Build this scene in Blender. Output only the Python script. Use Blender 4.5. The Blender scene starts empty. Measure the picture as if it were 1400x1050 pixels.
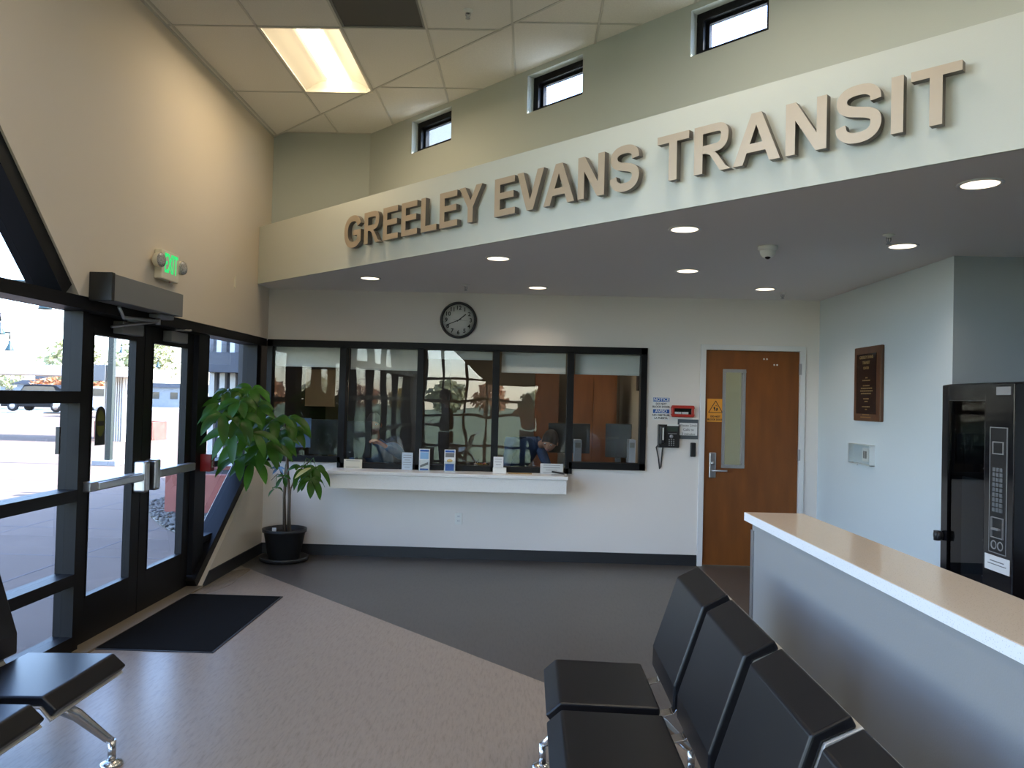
import bpy, bmesh, math, random
from mathutils import Vector, Matrix, noise
random.seed(7)
S = bpy.context.scene
C = S.collection
PI = math.pi
# ---------------------------------------------------------------- camera model (1400 x 1050)
F = 1072.0; EYE = 1.59
def _n(v): return Vector(v).normalized()
cyv = _n(((722-700)/F, -(546-525)/F, -1))
_z = Vector((math.sin(.025), math.cos(.025), 0))
_z.z = -(_z.x*cyv.x+_z.y*cyv.y)/cyv.z
czv = _z.normalized(); cxv = cyv.cross(czv)
def ray(px, py):
    c = Vector(((px-700)/F, -(py-525)/F, -1))
    return Vector((c.dot(cxv), c.dot(cyv), c.dot(czv)))
def pl(px, py, n, d):
    r = ray(px, py); o = Vector((0, 0, EYE)); n = Vector(n)
    return o + r*((d-n.dot(o))/n.dot(r))
def onX(px, py, v): return pl(px, py, (1, 0, 0), v)
def onY(px, py, v): return pl(px, py, (0, 1, 0), v)
def onZ(px, py, v): return pl(px, py, (0, 0, 1), v)
cam = bpy.data.cameras.new('camera'); camo = bpy.data.objects.new('camera', cam); C.objects.link(camo)
cam.sensor_fit = 'HORIZONTAL'; cam.sensor_width = 36; cam.lens = F/1400*36; cam.clip_start = .02; cam.clip_end = 500
M3 = Matrix((cxv, cyv, czv))           # rows: world axes in camera space
M4 = M3.to_4x4(); M4.translation = Vector((0, 0, EYE)); camo.matrix_world = M4
S.camera = camo
# ---------------------------------------------------------------- materials
def mat(name, col, rough=.6, metal=0, spec=.5, bump=0, bscale=60, var=0, vscale=8, emit=None, es=0, coat=0, trans=0, stretch=None):
    m = bpy.data.materials.new(name); m.use_nodes = True
    nt = m.node_tree; b = nt.nodes['Principled BSDF']
    b.inputs['Base Color'].default_value = (*col, 1); b.inputs['Roughness'].default_value = rough
    b.inputs['Metallic'].default_value = metal; b.inputs['Specular IOR Level'].default_value = spec
    b.inputs['Coat Weight'].default_value = coat
    if emit: b.inputs['Emission Color'].default_value = (*emit, 1); b.inputs['Emission Strength'].default_value = es
    geo = None
    def coords(sc):
        tc = nt.nodes.new('ShaderNodeNewGeometry'); mp = nt.nodes.new('ShaderNodeMapping')
        nt.links.new(tc.outputs['Position'], mp.inputs['Vector'])
        if stretch: mp.inputs['Scale'].default_value = stretch
        return mp
    if var:
        n = nt.nodes.new('ShaderNodeTexNoise'); n.inputs['Scale'].default_value = vscale; n.inputs['Detail'].default_value = 5
        nt.links.new(coords(1).outputs[0], n.inputs['Vector'])
        r = nt.nodes.new('ShaderNodeValToRGB')
        r.color_ramp.elements[0].position = .35; r.color_ramp.elements[1].position = .65
        r.color_ramp.elements[0].color = (*[c*(1-var) for c in col], 1); r.color_ramp.elements[1].color = (*[min(1, c*(1+var)) for c in col], 1)
        nt.links.new(n.outputs['Fac'], r.inputs[0]); nt.links.new(r.outputs[0], b.inputs['Base Color'])
    if bump:
        n = nt.nodes.new('ShaderNodeTexNoise'); n.inputs['Scale'].default_value = bscale; n.inputs['Detail'].default_value = 3
        nt.links.new(coords(1).outputs[0], n.inputs['Vector'])
        bp = nt.nodes.new('ShaderNodeBump'); bp.inputs['Strength'].default_value = bump; bp.inputs['Distance'].default_value = .01
        nt.links.new(n.outputs['Fac'], bp.inputs['Height']); nt.links.new(bp.outputs[0], b.inputs['Normal'])
    return m
def glassmat(name, ior=1.75, tint=(.93, .96, .95), rmul=1.0, wave=0):
    m = bpy.data.materials.new(name); m.use_nodes = True; nt = m.node_tree; nt.nodes.clear()
    out = nt.nodes.new('ShaderNodeOutputMaterial'); mx = nt.nodes.new('ShaderNodeMixShader')
    fr = nt.nodes.new('ShaderNodeFresnel'); fr.inputs['IOR'].default_value = ior
    t = nt.nodes.new('ShaderNodeBsdfTransparent'); t.inputs[0].default_value = (*tint, 1)
    g = nt.nodes.new('ShaderNodeBsdfGlossy'); g.inputs['Roughness'].default_value = 0
    if wave:
        n = nt.nodes.new('ShaderNodeTexNoise'); n.inputs['Scale'].default_value = 2.6; n.inputs['Detail'].default_value = 1
        tc = nt.nodes.new('ShaderNodeNewGeometry'); nt.links.new(tc.outputs['Position'], n.inputs['Vector'])
        bp = nt.nodes.new('ShaderNodeBump'); bp.inputs['Strength'].default_value = wave; bp.inputs['Distance'].default_value = .004
        nt.links.new(n.outputs['Fac'], bp.inputs['Height']); nt.links.new(bp.outputs[0], g.inputs['Normal'])
    gb = nt.nodes.new('ShaderNodeNewGeometry'); sb_ = nt.nodes.new('ShaderNodeMath'); sb_.operation = 'SUBTRACT'; sb_.inputs[0].default_value = 1; nt.links.new(gb.outputs['Backfacing'], sb_.inputs[1])
    ml = nt.nodes.new('ShaderNodeMath'); ml.operation = 'MULTIPLY'; nt.links.new(fr.outputs[0], ml.inputs[0]); nt.links.new(sb_.outputs[0], ml.inputs[1])
    nt.links.new(ml.outputs[0], mx.inputs[0]); nt.links.new(t.outputs[0], mx.inputs[1]); nt.links.new(g.outputs[0], mx.inputs[2])
    nt.links.new(mx.outputs[0], out.inputs[0]); return m
def m_floor(name, c1, c2, rough):
    m = bpy.data.materials.new(name); m.use_nodes = True; nt = m.node_tree; b = nt.nodes['Principled BSDF']
    g = nt.nodes.new('ShaderNodeNewGeometry'); mp = nt.nodes.new('ShaderNodeMapping')
    mp.inputs['Rotation'].default_value = (0, 0, .35); mp.inputs['Scale'].default_value = (60, 9, 1)
    nt.links.new(g.outputs['Position'], mp.inputs['Vector'])
    n = nt.nodes.new('ShaderNodeTexNoise'); n.inputs['Scale'].default_value = 1.2; n.inputs['Detail'].default_value = 6; n.inputs['Roughness'].default_value = .7
    nt.links.new(mp.outputs[0], n.inputs['Vector'])
    r = nt.nodes.new('ShaderNodeValToRGB'); e = r.color_ramp.elements
    e[0].position = .3; e[0].color = (*c2, 1); e[1].position = .5; e[1].color = (*c1, 1)
    x = e.new(.78); x.color = (*[min(1, c*1.15) for c in c1], 1)
    nt.links.new(n.outputs['Fac'], r.inputs[0]); nt.links.new(r.outputs[0], b.inputs['Base Color'])
    n2 = nt.nodes.new('ShaderNodeTexNoise'); n2.inputs['Scale'].default_value = 3
    mr = nt.nodes.new('ShaderNodeMapRange'); mr.inputs['To Min'].default_value = rough-.05; mr.inputs['To Max'].default_value = rough+.08
    nt.links.new(n2.outputs['Fac'], mr.inputs['Value']); nt.links.new(mr.outputs[0], b.inputs['Roughness'])
    b.inputs['Specular IOR Level'].default_value = .36
    return m
def m_speck(name, base, speck, rough=.15):
    m = mat(name, base, rough); nt = m.node_tree; b = nt.nodes['Principled BSDF']
    g = nt.nodes.new('ShaderNodeNewGeometry'); v = nt.nodes.new('ShaderNodeTexVoronoi'); v.inputs['Scale'].default_value = 150
    nt.links.new(g.outputs['Position'], v.inputs['Vector'])
    r = nt.nodes.new('ShaderNodeValToRGB'); e = r.color_ramp.elements
    e[0].position = .12; e[0].color = (*speck, 1); e[1].position = .25; e[1].color = (*base, 1)
    nt.links.new(v.outputs['Distance'], r.inputs[0]); nt.links.new(r.outputs[0], b.inputs['Base Color']); return m
def m_wood(name, c1, c2, rough=.4, sc=(3, 3, 30), rot=0):
    m = mat(name, c1, rough); nt = m.node_tree; b = nt.nodes['Principled BSDF']
    g = nt.nodes.new('ShaderNodeNewGeometry'); mp = nt.nodes.new('ShaderNodeMapping'); mp.inputs['Scale'].default_value = sc
    nt.links.new(g.outputs['Position'], mp.inputs['Vector'])
    n = nt.nodes.new('ShaderNodeTexNoise'); n.inputs['Scale'].default_value = 1.5; n.inputs['Detail'].default_value = 6
    nt.links.new(mp.outputs[0], n.inputs['Vector'])
    r = nt.nodes.new('ShaderNodeValToRGB'); e = r.color_ramp.elements
    e[0].position = .3; e[0].color = (*c2, 1); e[1].position = .7; e[1].color = (*c1, 1)
    nt.links.new(n.outputs['Fac'], r.inputs[0]); nt.links.new(r.outputs[0], b.inputs['Base Color']); return m
W_BEIGE = mat('beige paint', (.65, .575, .475), .85, bump=.08, bscale=180)
W_SAGE = mat('sage paint', (.455, .485, .46), .85, bump=.08, bscale=180)
W_FASC = mat('pale sage paint', (.65, .665, .62), .85, bump=.06, bscale=180)
W_WHITE = mat('off white paint', (.76, .715, .68), .85, bump=.08, bscale=180)
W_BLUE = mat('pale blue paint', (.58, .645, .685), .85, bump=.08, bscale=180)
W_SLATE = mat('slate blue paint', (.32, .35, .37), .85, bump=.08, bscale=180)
W_SOFF = mat('grey soffit paint', (.80, .76, .73), .9, bump=.08, bscale=180)
W_GREY = mat('grey partition paint', (.25, .245, .24), .8, bump=.06, bscale=180)
TILE = mat('mineral fibre tile', (.70, .68, .64), .95, bump=.35, bscale=350, var=.04, vscale=120)
TEE = mat('ceiling grid metal', (.5, .49, .46), .5)
FL_LIGHT = m_floor('tan streaked vinyl', (.285, .235, .19), (.205, .165, .13), .28)
FL_DARK = m_floor('charcoal streaked vinyl', (.082, .074, .069), (.06, .054, .051), .32)
CARPET = mat('brown carpet', (.13, .10, .085), .98, bump=.5, bscale=500, var=.3, vscale=120)
FRAME = mat('black anodised aluminium', (.006, .006, .007), .45, metal=.0, spec=.2)
BLACKP = mat('matt black plastic', (.012, .012, .013), .42)
BLACKG = mat('gloss black enamel', (.006, .006, .008), .12, spec=.6)
LEATHER = mat('black moulded urethane', (.006, .006, .008), .30, spec=.34, bump=.03, bscale=600)
ALU = mat('polished aluminium', (.62, .62, .63), .22, metal=1)
ALUD = mat('satin aluminium', (.42, .42, .43), .38, metal=.9)
RIM = mat('pale aluminium rim', (.55, .54, .52), .4, metal=.3)
STEEL = mat('brushed steel', (.6, .61, .63), .28, metal=1)
GREYM = mat('grey enamel', (.19, .19, .19), .45, spec=.4)
GREYC = mat('mid grey enamel', (.26, .26, .26), .5)
WHITEP = mat('white plastic', (.75, .75, .72), .45)
CREAM = mat('cream plastic', (.72, .67, .54), .5)
TRIMW = mat('white trim paint', (.72, .72, .72), .5)
RUBBER = mat('black rubber base', (.014, .015, .018), .5)
MATM = mat('charcoal mat pile', (.007, .007, .007), .95, spec=.1, bump=.7, bscale=700)
QUARTZ = m_speck('speckled quartz', (.62, .53, .43), (.42, .37, .30), .12)
QUARTZE = m_speck('pale quartz edge', (.74, .75, .78), (.5, .5, .52), .25)
LAMW = m_speck('white solid surface', (.78, .765, .75), (.55, .54, .52), .3)
WOOD = m_wood('orange stained maple', (.22, .068, .008), (.155, .045, .005), .5, (6, 6, 1.2))
WOOD2 = m_wood('office maple', (.24, .08, .018), (.16, .05, .012), .45, (6, 6, 1.2))
WALNUT = m_wood('walnut', (.13, .05, .02), (.07, .028, .012), .35, (4, 10, 2))
TAN = mat('brushed bronze letter face', (.50, .40, .30), .45, metal=.35)
TAND = mat('dark letter return', (.17, .15, .13), .5, metal=.3)
GREENL = mat('lit green legend', (.02, .5, .15), .5, emit=(.02, .85, .22), es=.75)
REDM = mat('red plastic', (.32, .015, .015), .35)
REDO = mat('red case', (.42, .03, .02), .4)
PAPER = mat('white paper', (.74, .74, .74), .8)
PAPERC = mat('cream card', (.68, .63, .50), .7)
INK = mat('black ink', (.015, .015, .015), .7)
INKG = mat('grey ink', (.18, .18, .18), .7)
SIGNB = mat('blue sign ink', (.02, .10, .38), .6)
SKYB = mat('pale blue print', (.25, .45, .70), .6)
SIGNO = mat('orange sign', (.75, .30, .03), .6)
GOLD = mat('gold engraving', (.45, .30, .12), .4, metal=.6)
CLOCKF = mat('clock face white', (.62, .62, .60), .6)
POTM = mat('dark grey pot', (.022, .023, .025), .45)
SOIL = mat('potting soil', (.03, .02, .014), .95, bump=.8, bscale=90)
BARK = mat('grey brown bark', (.12, .085, .06), .85, bump=.5, bscale=60)
LEAFM = mat('glossy green leaf', (.022, .075, .008), .42, var=.35, vscale=5)
LEAFY = mat('yellowing leaf', (.42, .40, .14), .5)
RIBB = mat('blue ribbon', (.12, .22, .36), .5)
for _m in (LEAFM,):
    _t = _m.node_tree; _b = _t.nodes['Principled BSDF']; _o = _t.nodes['Material Output']; _b.inputs['Specular IOR Level'].default_value = .3
    _tr = _t.nodes.new('ShaderNodeBsdfTranslucent'); _tr.inputs[0].default_value = (.10, .26, .02, 1); _mx = _t.nodes.new('ShaderNodeMixShader'); _mx.inputs[0].default_value = .35
    _t.links.new(_b.outputs[0], _mx.inputs[1]); _t.links.new(_tr.outputs[0], _mx.inputs[2]); _t.links.new(_mx.outputs[0], _o.inputs[0])
SHADE = mat('roller shade fabric', (.82, .80, .77), .9)
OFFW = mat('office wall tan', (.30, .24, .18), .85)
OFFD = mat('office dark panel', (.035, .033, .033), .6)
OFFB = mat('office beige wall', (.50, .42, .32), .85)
OFFT = mat('tack board', (.42, .30, .18), .9)
SCREEN = mat('black screen glass', (.01, .011, .014), .12)
NAVY = mat('navy knit', (.03, .06, .14), .85, bump=.3, bscale=120)
DENIM = mat('blue shirt', (.06, .12, .22), .85, bump=.2, bscale=120)
DARKC = mat('dark jacket', (.012, .012, .014), .8)
BLACKT = mat('charcoal trousers', (.02, .02, .024), .85)
ORANGEV = mat('orange vest', (.55, .16, .05), .8)
SKIN = mat('skin', (.42, .22, .15), .55)
HAIR = mat('dark hair', (.02, .014, .01), .6)
EYEW = mat('eye white', (.7, .7, .68), .3)
LIPS = mat('lips', (.35, .12, .10), .5)
CONC = mat('plaza concrete', (.15, .10, .073), .9, var=.06, vscale=1.2, bump=.1, bscale=90)
CONCB = mat('pale smooth concrete', (.26, .28, .30), .85, var=.05, vscale=2)
GRAVEL = mat('river gravel', (.12, .11, .095), .9, var=.9, vscale=26, bump=1, bscale=30)
REDC = mat('red stained concrete', (.27, .085, .065), .85, var=.1, vscale=5)
CORR = mat('pale corrugated metal', (.55, .53, .50), .6)
GREYW = mat('grey stucco', (.10, .105, .12), .85)
GREENP = mat('dark green post paint', (.006, .014, .012), .4)
TEALP = mat('teal lamp paint', (.02, .05, .06), .4)
ASPH = mat('asphalt', (.20, .20, .21), .9)
GRASS = mat('grass', (.15, .19, .10), .95, var=.3, vscale=1.5)
TREEG = mat('pale autumn leaves', (.44, .44, .25), .9, var=.3, vscale=3)
TREEO = mat('rust autumn leaves', (.55, .27, .13), .9, var=.3, vscale=3)
TREEY = mat('yellow autumn leaves', (.70, .50, .16), .9, var=.3, vscale=3)
CARD_ = mat('dark grey car paint', (.006, .0065, .008), .5, spec=.2)
CARW = mat('white car paint', (.7, .7, .72), .25, coat=1)
CARB = mat('blue car paint', (.03, .11, .28), .25, coat=1)
CARG = mat('car window glass', (.02, .03, .04), .05)
TYRE = mat('tyre rubber', (.015, .015, .015), .8)
ROOFM = mat('grey roof membrane', (.3, .3, .3), .9)
GLASS = glassmat('storefront glass', 1.45, (.74, .77, .78))
GLASSO = glassmat('ticket window glass', 1.66, (.93, .95, .95), wave=.3)
GLASSP = glassmat('clear acrylic', 1.5, (.93, .95, .95))
LENSW = mat('lit downlight lens', (.9, .8, .65), .5, emit=(1, .82, .60), es=3.0)
LENSF = mat('lit troffer basket', (.9, .85, .7), .5, emit=(1, .83, .58), es=9.0)
REFL = mat('troffer white reflector', (.80, .76, .68), .5)
VENTM = mat('perforated return panel', (.10, .095, .088), .8, bump=.5, bscale=400)
DECY = mat('yellow green decal', (.09, .10, .01), .6)
# ---------------------------------------------------------------- mesh builder
class MB:
    def __init__(s): s.v = []; s.f = []; s.sm = []; s.mi = []; s.cur = 0
    def add(s, vs, fs, smooth=False):
        o = len(s.v); s.v += [tuple(v) for v in vs]
        for f in fs: s.f.append([i+o for i in f]); s.sm.append(smooth); s.mi.append(s.cur)
        return s
    def box(s, x0, x1, y0, y1, z0, z1):
        vs = [(x, y, z) for x in (x0, x1) for y in (y0, y1) for z in (z0, z1)]
        return s.add(vs, [(0, 1, 3, 2), (4, 6, 7, 5), (0, 4, 5, 1), (2, 3, 7, 6), (0, 2, 6, 4), (1, 5, 7, 3)])
    def obox(s, c, ax, ay, az, hx, hy, hz):
        c, ax, ay, az = Vector(c), Vector(ax).normalized(), Vector(ay).normalized(), Vector(az).normalized()
        vs = [c+ax*i*hx+ay*j*hy+az*k*hz for i in (-1, 1) for j in (-1, 1) for k in (-1, 1)]
        return s.add(vs, [(0, 1, 3, 2), (4, 6, 7, 5), (0, 4, 5, 1), (2, 3, 7, 6), (0, 2, 6, 4), (1, 5, 7, 3)])
    def beam(s, a, b, up, w, h):
        a, b = Vector(a), Vector(b); d = (b-a).normalized(); up = Vector(up); sd = d.cross(up).normalized(); u = sd.cross(d)
        return s.obox((a+b)/2, d, sd, u, (b-a).length/2, w/2, h/2)
    def prism(s, poly, fn, a, b):
        n = len(poly); vs = [fn(p, a) for p in poly]+[fn(p, b) for p in poly]
        return s.add(vs, [tuple(range(n)), tuple(range(2*n-1, n-1, -1))]+[(i, (i+1) % n, (i+1) % n+n, i+n) for i in range(n)])
    def tube(s, path, r, n=10, cap=True):
        P = [Vector(p) for p in path]; rs = r if isinstance(r, (list, tuple)) else [r]*len(P)
        rings = []; prev = None
        for i, p in enumerate(P):
            d = (P[min(i+1, len(P)-1)]-P[max(i-1, 0)]).normalized()
            if prev is None:
                a = d.cross(Vector((0, 0, 1)));
                if a.length < .05: a = d.cross(Vector((1, 0, 0)))
            else: a = prev - d*prev.dot(d)
            a.normalize(); prev = a; b = d.cross(a)
            rings.append([p+(a*math.cos(t*2*PI/n)+b*math.sin(t*2*PI/n))*rs[i] for t in range(n)])
        vs = [v for g in rings for v in g]; fs = []
        for i in range(len(P)-1):
            for t in range(n): fs.append((i*n+t, i*n+(t+1) % n, (i+1)*n+(t+1) % n, (i+1)*n+t))
        s.add(vs, fs, True)
        if cap: s.add(rings[0], [tuple(range(n-1, -1, -1))]); s.add(rings[-1], [tuple(range(n))])
        return s
    def lathe(s, prof, c, ax=(0, 0, 1), n=32, smooth=True):
        c = Vector(c); ax = Vector(ax).normalized(); a = ax.orthogonal().normalized(); b = ax.cross(a); vs = []; fs = []
        for r, h in prof:
            for t in range(n): vs.append(c+ax*h+(a*math.cos(t*2*PI/n)+b*math.sin(t*2*PI/n))*r)
        for i in range(len(prof)-1):
            for t in range(n): fs.append((i*n+t, i*n+(t+1) % n, (i+1)*n+(t+1) % n, (i+1)*n+t))
        return s.add(vs, fs, smooth)
    def ell(s, c, r, n=16, m=10, rot=None):
        c = Vector(c); vs = []; fs = []
        for i in range(m+1):
            th = PI*i/m
            for t in range(n):
                ph = 2*PI*t/n; v = Vector((r[0]*math.sin(th)*math.cos(ph), r[1]*math.sin(th)*math.sin(ph), r[2]*math.cos(th)))
                if rot: v = rot @ v
                vs.append(c+v)
        for i in range(m):
            for t in range(n): fs.append((i*n+t, (i+1)*n+t, (i+1)*n+(t+1) % n, i*n+(t+1) % n))
        return s.add(vs, fs, True)
    def build(s, name, m, parent=None, bevel=0, seg=2, smooth=None):
        me = bpy.data.meshes.new(name); me.from_pydata(s.v, [], s.f); me.update()
        ms = m if isinstance(m, (list, tuple)) else [m]
        for x in ms: me.materials.append(x)
        bm = bmesh.new(); bm.from_mesh(me); bmesh.ops.remove_doubles(bm, verts=bm.verts, dist=1e-6)
        bmesh.ops.recalc_face_normals(bm, faces=bm.faces)
        bm.to_mesh(me); bm.free()
        if len(me.polygons) == len(s.f):
            me.polygons.foreach_set('use_smooth', s.sm); me.polygons.foreach_set('material_index', s.mi)
        elif any(s.sm): me.polygons.foreach_set('use_smooth', [True]*len(me.polygons))
        o = bpy.data.objects.new(name, me); C.objects.link(o)
        if parent:
            o.parent = parent; o.matrix_parent_inverse = pinv(parent)
        if bevel:
            b = o.modifiers.new('bevel', 'BEVEL'); b.width = bevel; b.segments = seg; b.limit_method = 'ANGLE'; b.angle_limit = .6
        return o
def pinv(p):
    def wm(q): return (wm(q.parent) @ q.matrix_parent_inverse @ q.matrix_basis) if q.parent else q.matrix_basis
    return wm(p).inverted()
# all geometry is given in world metres; a parent's transform is undone by its inverse
def props(o, label=None, cat=None, group=None, kind=None):
    if label: o['label'] = label
    if cat: o['category'] = cat
    if group: o['group'] = group
    if kind: o['kind'] = kind
    return o
def thing(name, loc, label=None, cat=None, group=None, kind=None):
    o = bpy.data.objects.new(name, None); o.empty_display_size = .1; C.objects.link(o); o.location = loc
    return props(o, label, cat, group, kind)
def copy_tree(o, off, rz=0, label=None, group=None):
    # copy of a thing with copies of its parts and sub-parts, moved by off
    r = o.copy(); C.objects.link(r); r.location = o.location + Vector(off)
    if rz: r.rotation_euler.z = o.rotation_euler.z + rz
    if label: r['label'] = label
    if group: r['group'] = group
    def rec(src, dst):
        for ch in [c for c in src.children]:
            c = ch.copy(); C.objects.link(c); c.parent = dst; c.matrix_parent_inverse = ch.matrix_parent_inverse.copy(); rec(ch, c)
    rec(o, r); return r
def text_mesh(t, size, bold=0, extrude=.0006, align='CENTER', wscale=1.0):
    cu = bpy.data.curves.new('t', 'FONT'); cu.body = t; cu.size = size; cu.extrude = extrude; cu.offset = bold; cu.align_x = align; cu.align_y = 'CENTER'; cu.resolution_u = 3
    o = bpy.data.objects.new('t', cu); C.objects.link(o); dg = bpy.context.evaluated_depsgraph_get()
    me = bpy.data.meshes.new_from_object(o.evaluated_get(dg)); vs = [v.co.copy() for v in me.vertices]; fs = [tuple(p.vertices) for p in me.polygons]
    bpy.data.objects.remove(o); bpy.data.curves.remove(cu); bpy.data.meshes.remove(me)
    return [Vector((v.x*wscale, v.y, v.z)) for v in vs], fs
def put_text(mb, t, size, c, ux, uy, bold=0, align='CENTER', wscale=1.0, extrude=.0006):
    vs, fs = text_mesh(t, size, bold, extrude, align, wscale); c, ux, uy = Vector(c), Vector(ux).normalized(), Vector(uy).normalized(); n = ux.cross(uy)
    mb.add([c+ux*v.x+uy*v.y+n*v.z for v in vs], fs); return mb
YZ = lambda p, x: (x, p[0], p[1])
XZ = lambda p, y: (p[0], y, p[1])
XY = lambda p, z: (p[0], p[1], z)
ZUP = Vector((0, 0, 1)); XR = Vector((1, 0, 0)); YF = Vector((0, 1, 0))
BY = 7.76; LX = -2.61; RX = 2.85; CZ = 4.15; SZ = 2.63; FT = 3.175; RY = -3.0; EX = 5.5
# ================================================================ SETTING
# floor
def line_fl(x): return 4.575-x          # boundary of the two vinyls
m = MB(); m.prism([(-2.85, RY), (1.1, RY), (1.1, line_fl(1.1)), (-2.85, line_fl(-2.85))], XY, -.05, 0)
m.build('floor', FL_LIGHT)['kind'] = 'structure'
m = MB(); m.prism([(1.1, line_fl(1.1)), (1.1, 5.0), (3.0, 5.0), (3.0, 7.9), (-2.85, 7.9), (-2.85, line_fl(-2.85))], XY, -.05, 0)
m.prism([(1.1, 3.0), (5.6, 3.0), (5.6, 5.0), (1.1, 5.0)], XY, -.05, -.0)
m.build('floor', FL_DARK)['kind'] = 'structure'
m = MB(); m.box(1.1, 5.6, RY, 3.0, -.05, 0); m.build('floor', CARPET)['kind'] = 'structure'
# left wall pieces
m = MB()
m.prism([(7.92, 2.13), (4.47, 2.13), (2.50, 4.15), (2.50, 4.5), (7.92, 4.5)], YZ, -2.86, LX)
m.prism([(6.33, -.0), (7.92, -.0), (7.92, .925), (7.64, .925)], YZ, -2.86, LX)
m.prism([(2.5, 4.15), (2.5, 4.5), (RY, 4.5), (RY, 2.13), (-.9, 2.13), (.9, 4.15)], YZ, -2.86, LX)
m.prism([(RY, 0), (-2.4, 0), (-2.4, 2.13), (RY, 2.13)], YZ, -2.86, LX)
m.build('wall_left', W_BEIGE)['kind'] = 'structure'
# back wall with window and door openings
WX0, WX1 = -2.60, onY(885, 478, BY).x
CXL, CXR = onY(469, 600, BY).x, onY(779, 600, BY).x
WZ = 2.122
DX0, DX1, DZ = 1.735, 2.668, 2.13
m = MB()
m.box(-2.86, CXL, BY, BY+.14, 0, .925); m.box(CXL, CXR, BY, BY+.14, 0, .865); m.box(CXR, WX1, BY, BY+.14, 0, .925)
m.box(WX1, DX0, BY, BY+.14, 0, WZ); m.box(DX1, RX+.15, BY, BY+.14, 0, WZ)
m.box(-2.86, DX0, BY, BY+.14, WZ, SZ+.6); m.box(DX0, DX1, BY, BY+.14, DZ, SZ+.6); m.box(DX1, RX+.15, BY, BY+.14, WZ, SZ+.6)
m.build('wall_back', W_WHITE)['kind'] = 'structure'
m = MB(); m.box(-2.86, -1.62, BY, BY+.14, SZ+.6, 4.5); m.build('wall_back_upper', W_SAGE)['kind'] = 'structure'
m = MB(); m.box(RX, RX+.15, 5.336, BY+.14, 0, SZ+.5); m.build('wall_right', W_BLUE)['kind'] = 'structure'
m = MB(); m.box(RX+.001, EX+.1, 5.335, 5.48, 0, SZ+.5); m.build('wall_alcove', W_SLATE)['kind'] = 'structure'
m = MB(); m.box(EX, EX+.15, RY, 5.34, 0, 4.5); m.build('wall_far_right', W_BLUE)['kind'] = 'structure'
# rear wall (behind the photographer) with a gabled glazed opening
m = MB()
m.box(-2.86, -2.5, RY-.15, RY, 0, 4.5)
m.prism([(.25, 0), (EX+.15, 0), (EX+.15, 4.5), (.25, 4.5)], XZ, RY-.15, RY)
m.prism([(.25, 1.95), (.25, 4.5), (-2.5, 4.5), (-2.5, 3.3), (-.95, 1.95)], XZ, RY-.15, RY)
m.build('wall_rear', mat('taupe paint', (.24, .20, .155), .85))['kind'] = 'structure'
e = thing('window_8', (-1.1, RY-.07, 0), kind='structure')
m = MB()
for x, zt in ((-2.47, 3.27), (-2.03, 2.95), (-1.47, 2.45), (-.98, 2.05), (.22, 1.95)): m.box(x-.03, x+.03, RY-.13, RY-.02, 0, zt)
for z in (2.03, 1.53, 1.19, .45, .04): m.box(-2.5, -.95 if z > 2 else .25, RY-.13, RY-.02, z-.03, z+.03)
m.box(-1.0, .25, RY-.13, RY-.02, 1.90, 1.96)
m.build('window_frame', FRAME, e)
m = MB(); m.prism([(-2.5, .02), (.24, .02), (.24, 1.94), (-.97, 1.94), (-2.5, 3.28)], XZ, RY-.08, RY-.074); m.build('pane', glassmat('clear rear glass', 1.45, (.88, .90, .90)), e)
# lowered ceiling, fascia, clerestory
def fas(x): return 4.815-x*.9498         # front line of the fascia
fa = Vector((-2.614, 7.427, 0)); fb = Vector((1.929, 3.112, 0)); fd = (fb-fa).normalized(); fn = Vector((-fd.y, fd.x, 0)); fn = fn if fn.y > 0 else -fn  # away from room
fend = fa+fd*((EX-fa.x)/fd.x)
m = MB(); m.prism([(fa.x, fa.y+.012), (fend.x, fend.y+.012), (EX, 5.34), (RX, 5.34), (RX, BY), (LX, BY)], XY, SZ, SZ+.04)
m.build('ceiling_lowered', W_SOFF)['kind'] = 'structure'
m = MB(); q = [fa-fd*.05, fend+fd*.05, fend+fd*.05+fn*.02, fa-fd*.05+fn*.02]
m.prism([(v.x, v.y) for v in q], XY, SZ-.001, FT); m.build('wall_fascia', W_FASC)['kind'] = 'structure'
ledge = [(fa.x, fa.y+.02), (fend.x, fend.y+.02), (EX, 5.34), (RX+.1, 5.34), (RX+.1, BY+.1), (LX, BY+.1)]
m = MB(); m.prism(ledge, XY, FT-.06, FT-.01); m.build('trim_ledge', W_FASC)['kind'] = 'structure'
# clerestory wall: line x+y = CK
CK = 6.12; cd = Vector((1, -1, 0)).normalized(); cn = Vector((1, 1, 0)).normalized(); c0 = Vector((-1.64, CK+1.64, 0))
def cl(px, py):
    p = pl(px, py, cn, CK/math.sqrt(2)); return (p-c0).dot(cd), p.z
wins = []
for (xl, ytl, ybl, xr, ytr, ybr) in ((562.5, 164, 205, 616.5, 143, 189), (720.4, 104.6, 154.6, 796, 72.5, 131), (943.6, 19, 82, 1050.7, -22, 46)):
    u0, za = cl(xl, ybl); u1, zb = cl(xr, ybr); _, zc = cl(xl, ytl); _, zd = cl(xr, ytr)
    wins.append((u0, u1, (za+zb)/2, (zc+zd)/2))
u0, u1, za, zb = wins[2]; sp = wins[2][0]-wins[1][0]
z0 = sum(w[2] for w in wins)/3; z1 = sum(w[3] for w in wins)/3
wins = [(w[0], w[1], z0, z1) for w in wins]
wins.append((u0+sp, u1+sp, z0, z1)); wins.append((u0+2*sp, u1+2*sp, z0, z1))
print('WINS', wins)
def CU(p, w): v = c0+cd*p[0]+cn*w; return (v.x, v.y, p[1])
m = MB(); ue = (Vector((EX, CK-EX, 0))-c0).dot(cd)+.1; us = [-.1]
for w in wins: us += [w[0], w[1]]
us.append(ue)
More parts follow.
